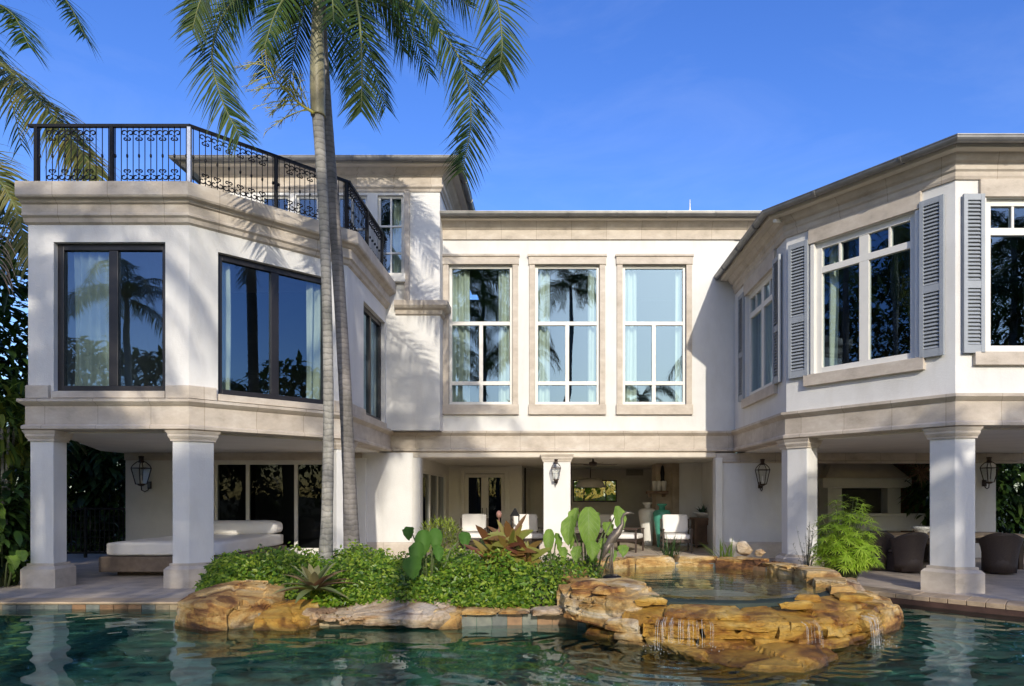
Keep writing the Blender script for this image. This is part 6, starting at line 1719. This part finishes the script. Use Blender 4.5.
# dense planting: beside the house (seen at the left and right edges, and through the patio) and round the garden
GREEN_D = leaf_mat('dark_garden_leaf', (0.012,0.032,0.008), (0.03,0.07,0.014), (0.06,0.11,0.02), trans=0.25)
GREEN_L = leaf_mat('sunny_garden_leaf', (0.05,0.10,0.015), (0.12,0.18,0.03), (0.22,0.25,0.04), trans=0.4)
def bush(label, c, r, n, size, mat, seed, name='garden_shrub', aspect=0.32, group='shrubs beside the house'):
    t = thing(name, label, 'shrub', (c[0],c[1],0), group)
    b = MB(); rnd = random.Random(seed)
    for k in range(n):
        p = V((rnd.gauss(0,1),rnd.gauss(0,1),rnd.gauss(0,1))).normalized()*(rnd.random()**0.4)
        w = 1+0.35*noise.noise(p*2.2+V((seed,0,0)))
        q = V((c[0]+p.x*r[0]*w, c[1]+p.y*r[1]*w, c[2]+p.z*r[2]*w))
        if q.z < 0.05: continue
        d = (p*0.8+V((rnd.uniform(-1,1),rnd.uniform(-1,1),rnd.uniform(-.6,.5)))).normalized()
        s = size*rnd.uniform(0.6,1.3)
        leaf(b, q, d, (0,0,1), s, s*aspect, 3, 0.9, 0.2)
    b.build('foliage', mat, t)
    b = MB()
    for k in range(5): b.tube([(c[0]+rnd.uniform(-.3,.3),c[1]+rnd.uniform(-.3,.3),0),(c[0]+rnd.uniform(-.5,.5)*r[0],c[1]+rnd.uniform(-.5,.5)*r[1],c[2])],[0.05,0.02],6)
    b.build('stem', BARK, t)
bush('dark dense tree mass rising along the left edge of the house', (-12.2,14.5,4.2), (2.2,1.8,3.8), 4200, 0.42, GREEN_D, 51)
bush('dark shrub mass behind the metal gate', (-14.2,21.5,2.6), (2.8,2.0,3.2), 7500, 0.42, GREEN_D, 52)
bush('low green shrub on the bank left of the first column', (-9.9,12.8,1.2), (0.55,0.8,1.0), 700, 0.34, GREEN_D, 53)
bush('sunlit fern like shrub left of the first column', (-10.3,13.2,2.9), (0.6,0.8,0.8), 600, 0.40, GREEN_L, 57, aspect=0.16)
bush('shrub mass seen past the right end of the loggia', (13.2,21.5,2.0), (2.4,2.8,2.8), 7000, 0.36, GREEN_D, 54)
bush('sunlit shrubs outside the small garden window at the back of the patio', (2.0,31.0,2.0), (3.0,1.4,2.4), 6000, 0.34, leaf_mat('backlit_leaf',(0.34,0.42,0.03),(0.55,0.58,0.06),trans=0.6), 55)
bush('tall dark tree left of the pool, mirrored in the angled window between grey shutters', (-20.5,9.0,7.5), (3.4,5.0,7.0), 6500, 0.6, GREEN_D, 58, name='garden_tree', group='tall trees beside the garden')
bush('tall dark tree right of the pool, mirrored in the rightmost window', (22.0,-7.5,7.0), (5.0,4.0,7.0), 6500, 0.6, GREEN_D, 59, name='garden_tree', group='tall trees beside the garden')
# big leaf plant at the left edge
ear_plant('bright big leaf plant at the left edge beside the first column', (-9.75,12.5,0.0), [(-1,503,537,12.4,0.42,0.2),(8,556,570,12.2,0.28,1.2),(21,550,562,12.3,0.22,0.5),(-8,545,560,12.2,0.4,0.3)], EAR)
dr = thing('dry_palm_frond', 'pale dried palm frond hanging down at the left edge beside the upper storey', 'frond', (-9.9,12.6,5.0))
lm, rm = MB(), MB()
rm.tube([E(-30,215,12.5),E(-10,225,12.4),E(2,238,12.3)],[0.02,0.015,0.01],5)
rnd = random.Random(9)
for k in range(11):
    y0 = 222+k*5; leaf(lm, E(-8+k*0.6,y0,12.35), V((0.8,-0.15,0.25-k*0.07)), (0,0,1), rnd.uniform(0.5,0.72), 0.05, 6, 1.6, 0.3, lambda t:(1-t)**0.5)
lm.build('leaflets', leaf_mat('dry_leaf',(0.30,0.22,0.15),(0.42,0.33,0.24),trans=0.2), dr); rm.build('rachis', TEAK, dr)
# the wood round the garden, reads as one mass (mirrored in the glass)
b = MB(); rnd = random.Random(61)
for k in range(26000):
    a = rnd.uniform(PI*0.93, PI*2.10); rr = rnd.uniform(31,37)
    hmax = 9.6+2.3*noise.noise(V((a*6,0,1)))+1.3*noise.noise(V((a*23,0,5)))
    z = hmax*(1-rnd.random()**2*1.0)
    x, y = rr*math.cos(a)*0.9, rr*math.sin(a)*0.95+3
    d = V((rnd.uniform(-1,1),rnd.uniform(-1,1),rnd.uniform(-.6,.6)))
    s = rnd.uniform(0.5,1.0); leaf(b, (x,y,z), d, (0,0,1), s, s*0.42, 2, 0.7, 0.2)
tag(b.build('treeline', GREEN_D), 'wood of dark trees round the far side of the garden', 'trees', kind='stuff')

# sunlight focused by the ripples falls on everything under the water
for o in bpy.data.objects:
    if o.type == 'MESH' and (o.name.startswith(('pool_basin','pool_edge','pool_coping','boulder','coping_stone')) or (o.parent is spa)):
        o.cycles.is_caustics_receiver = True
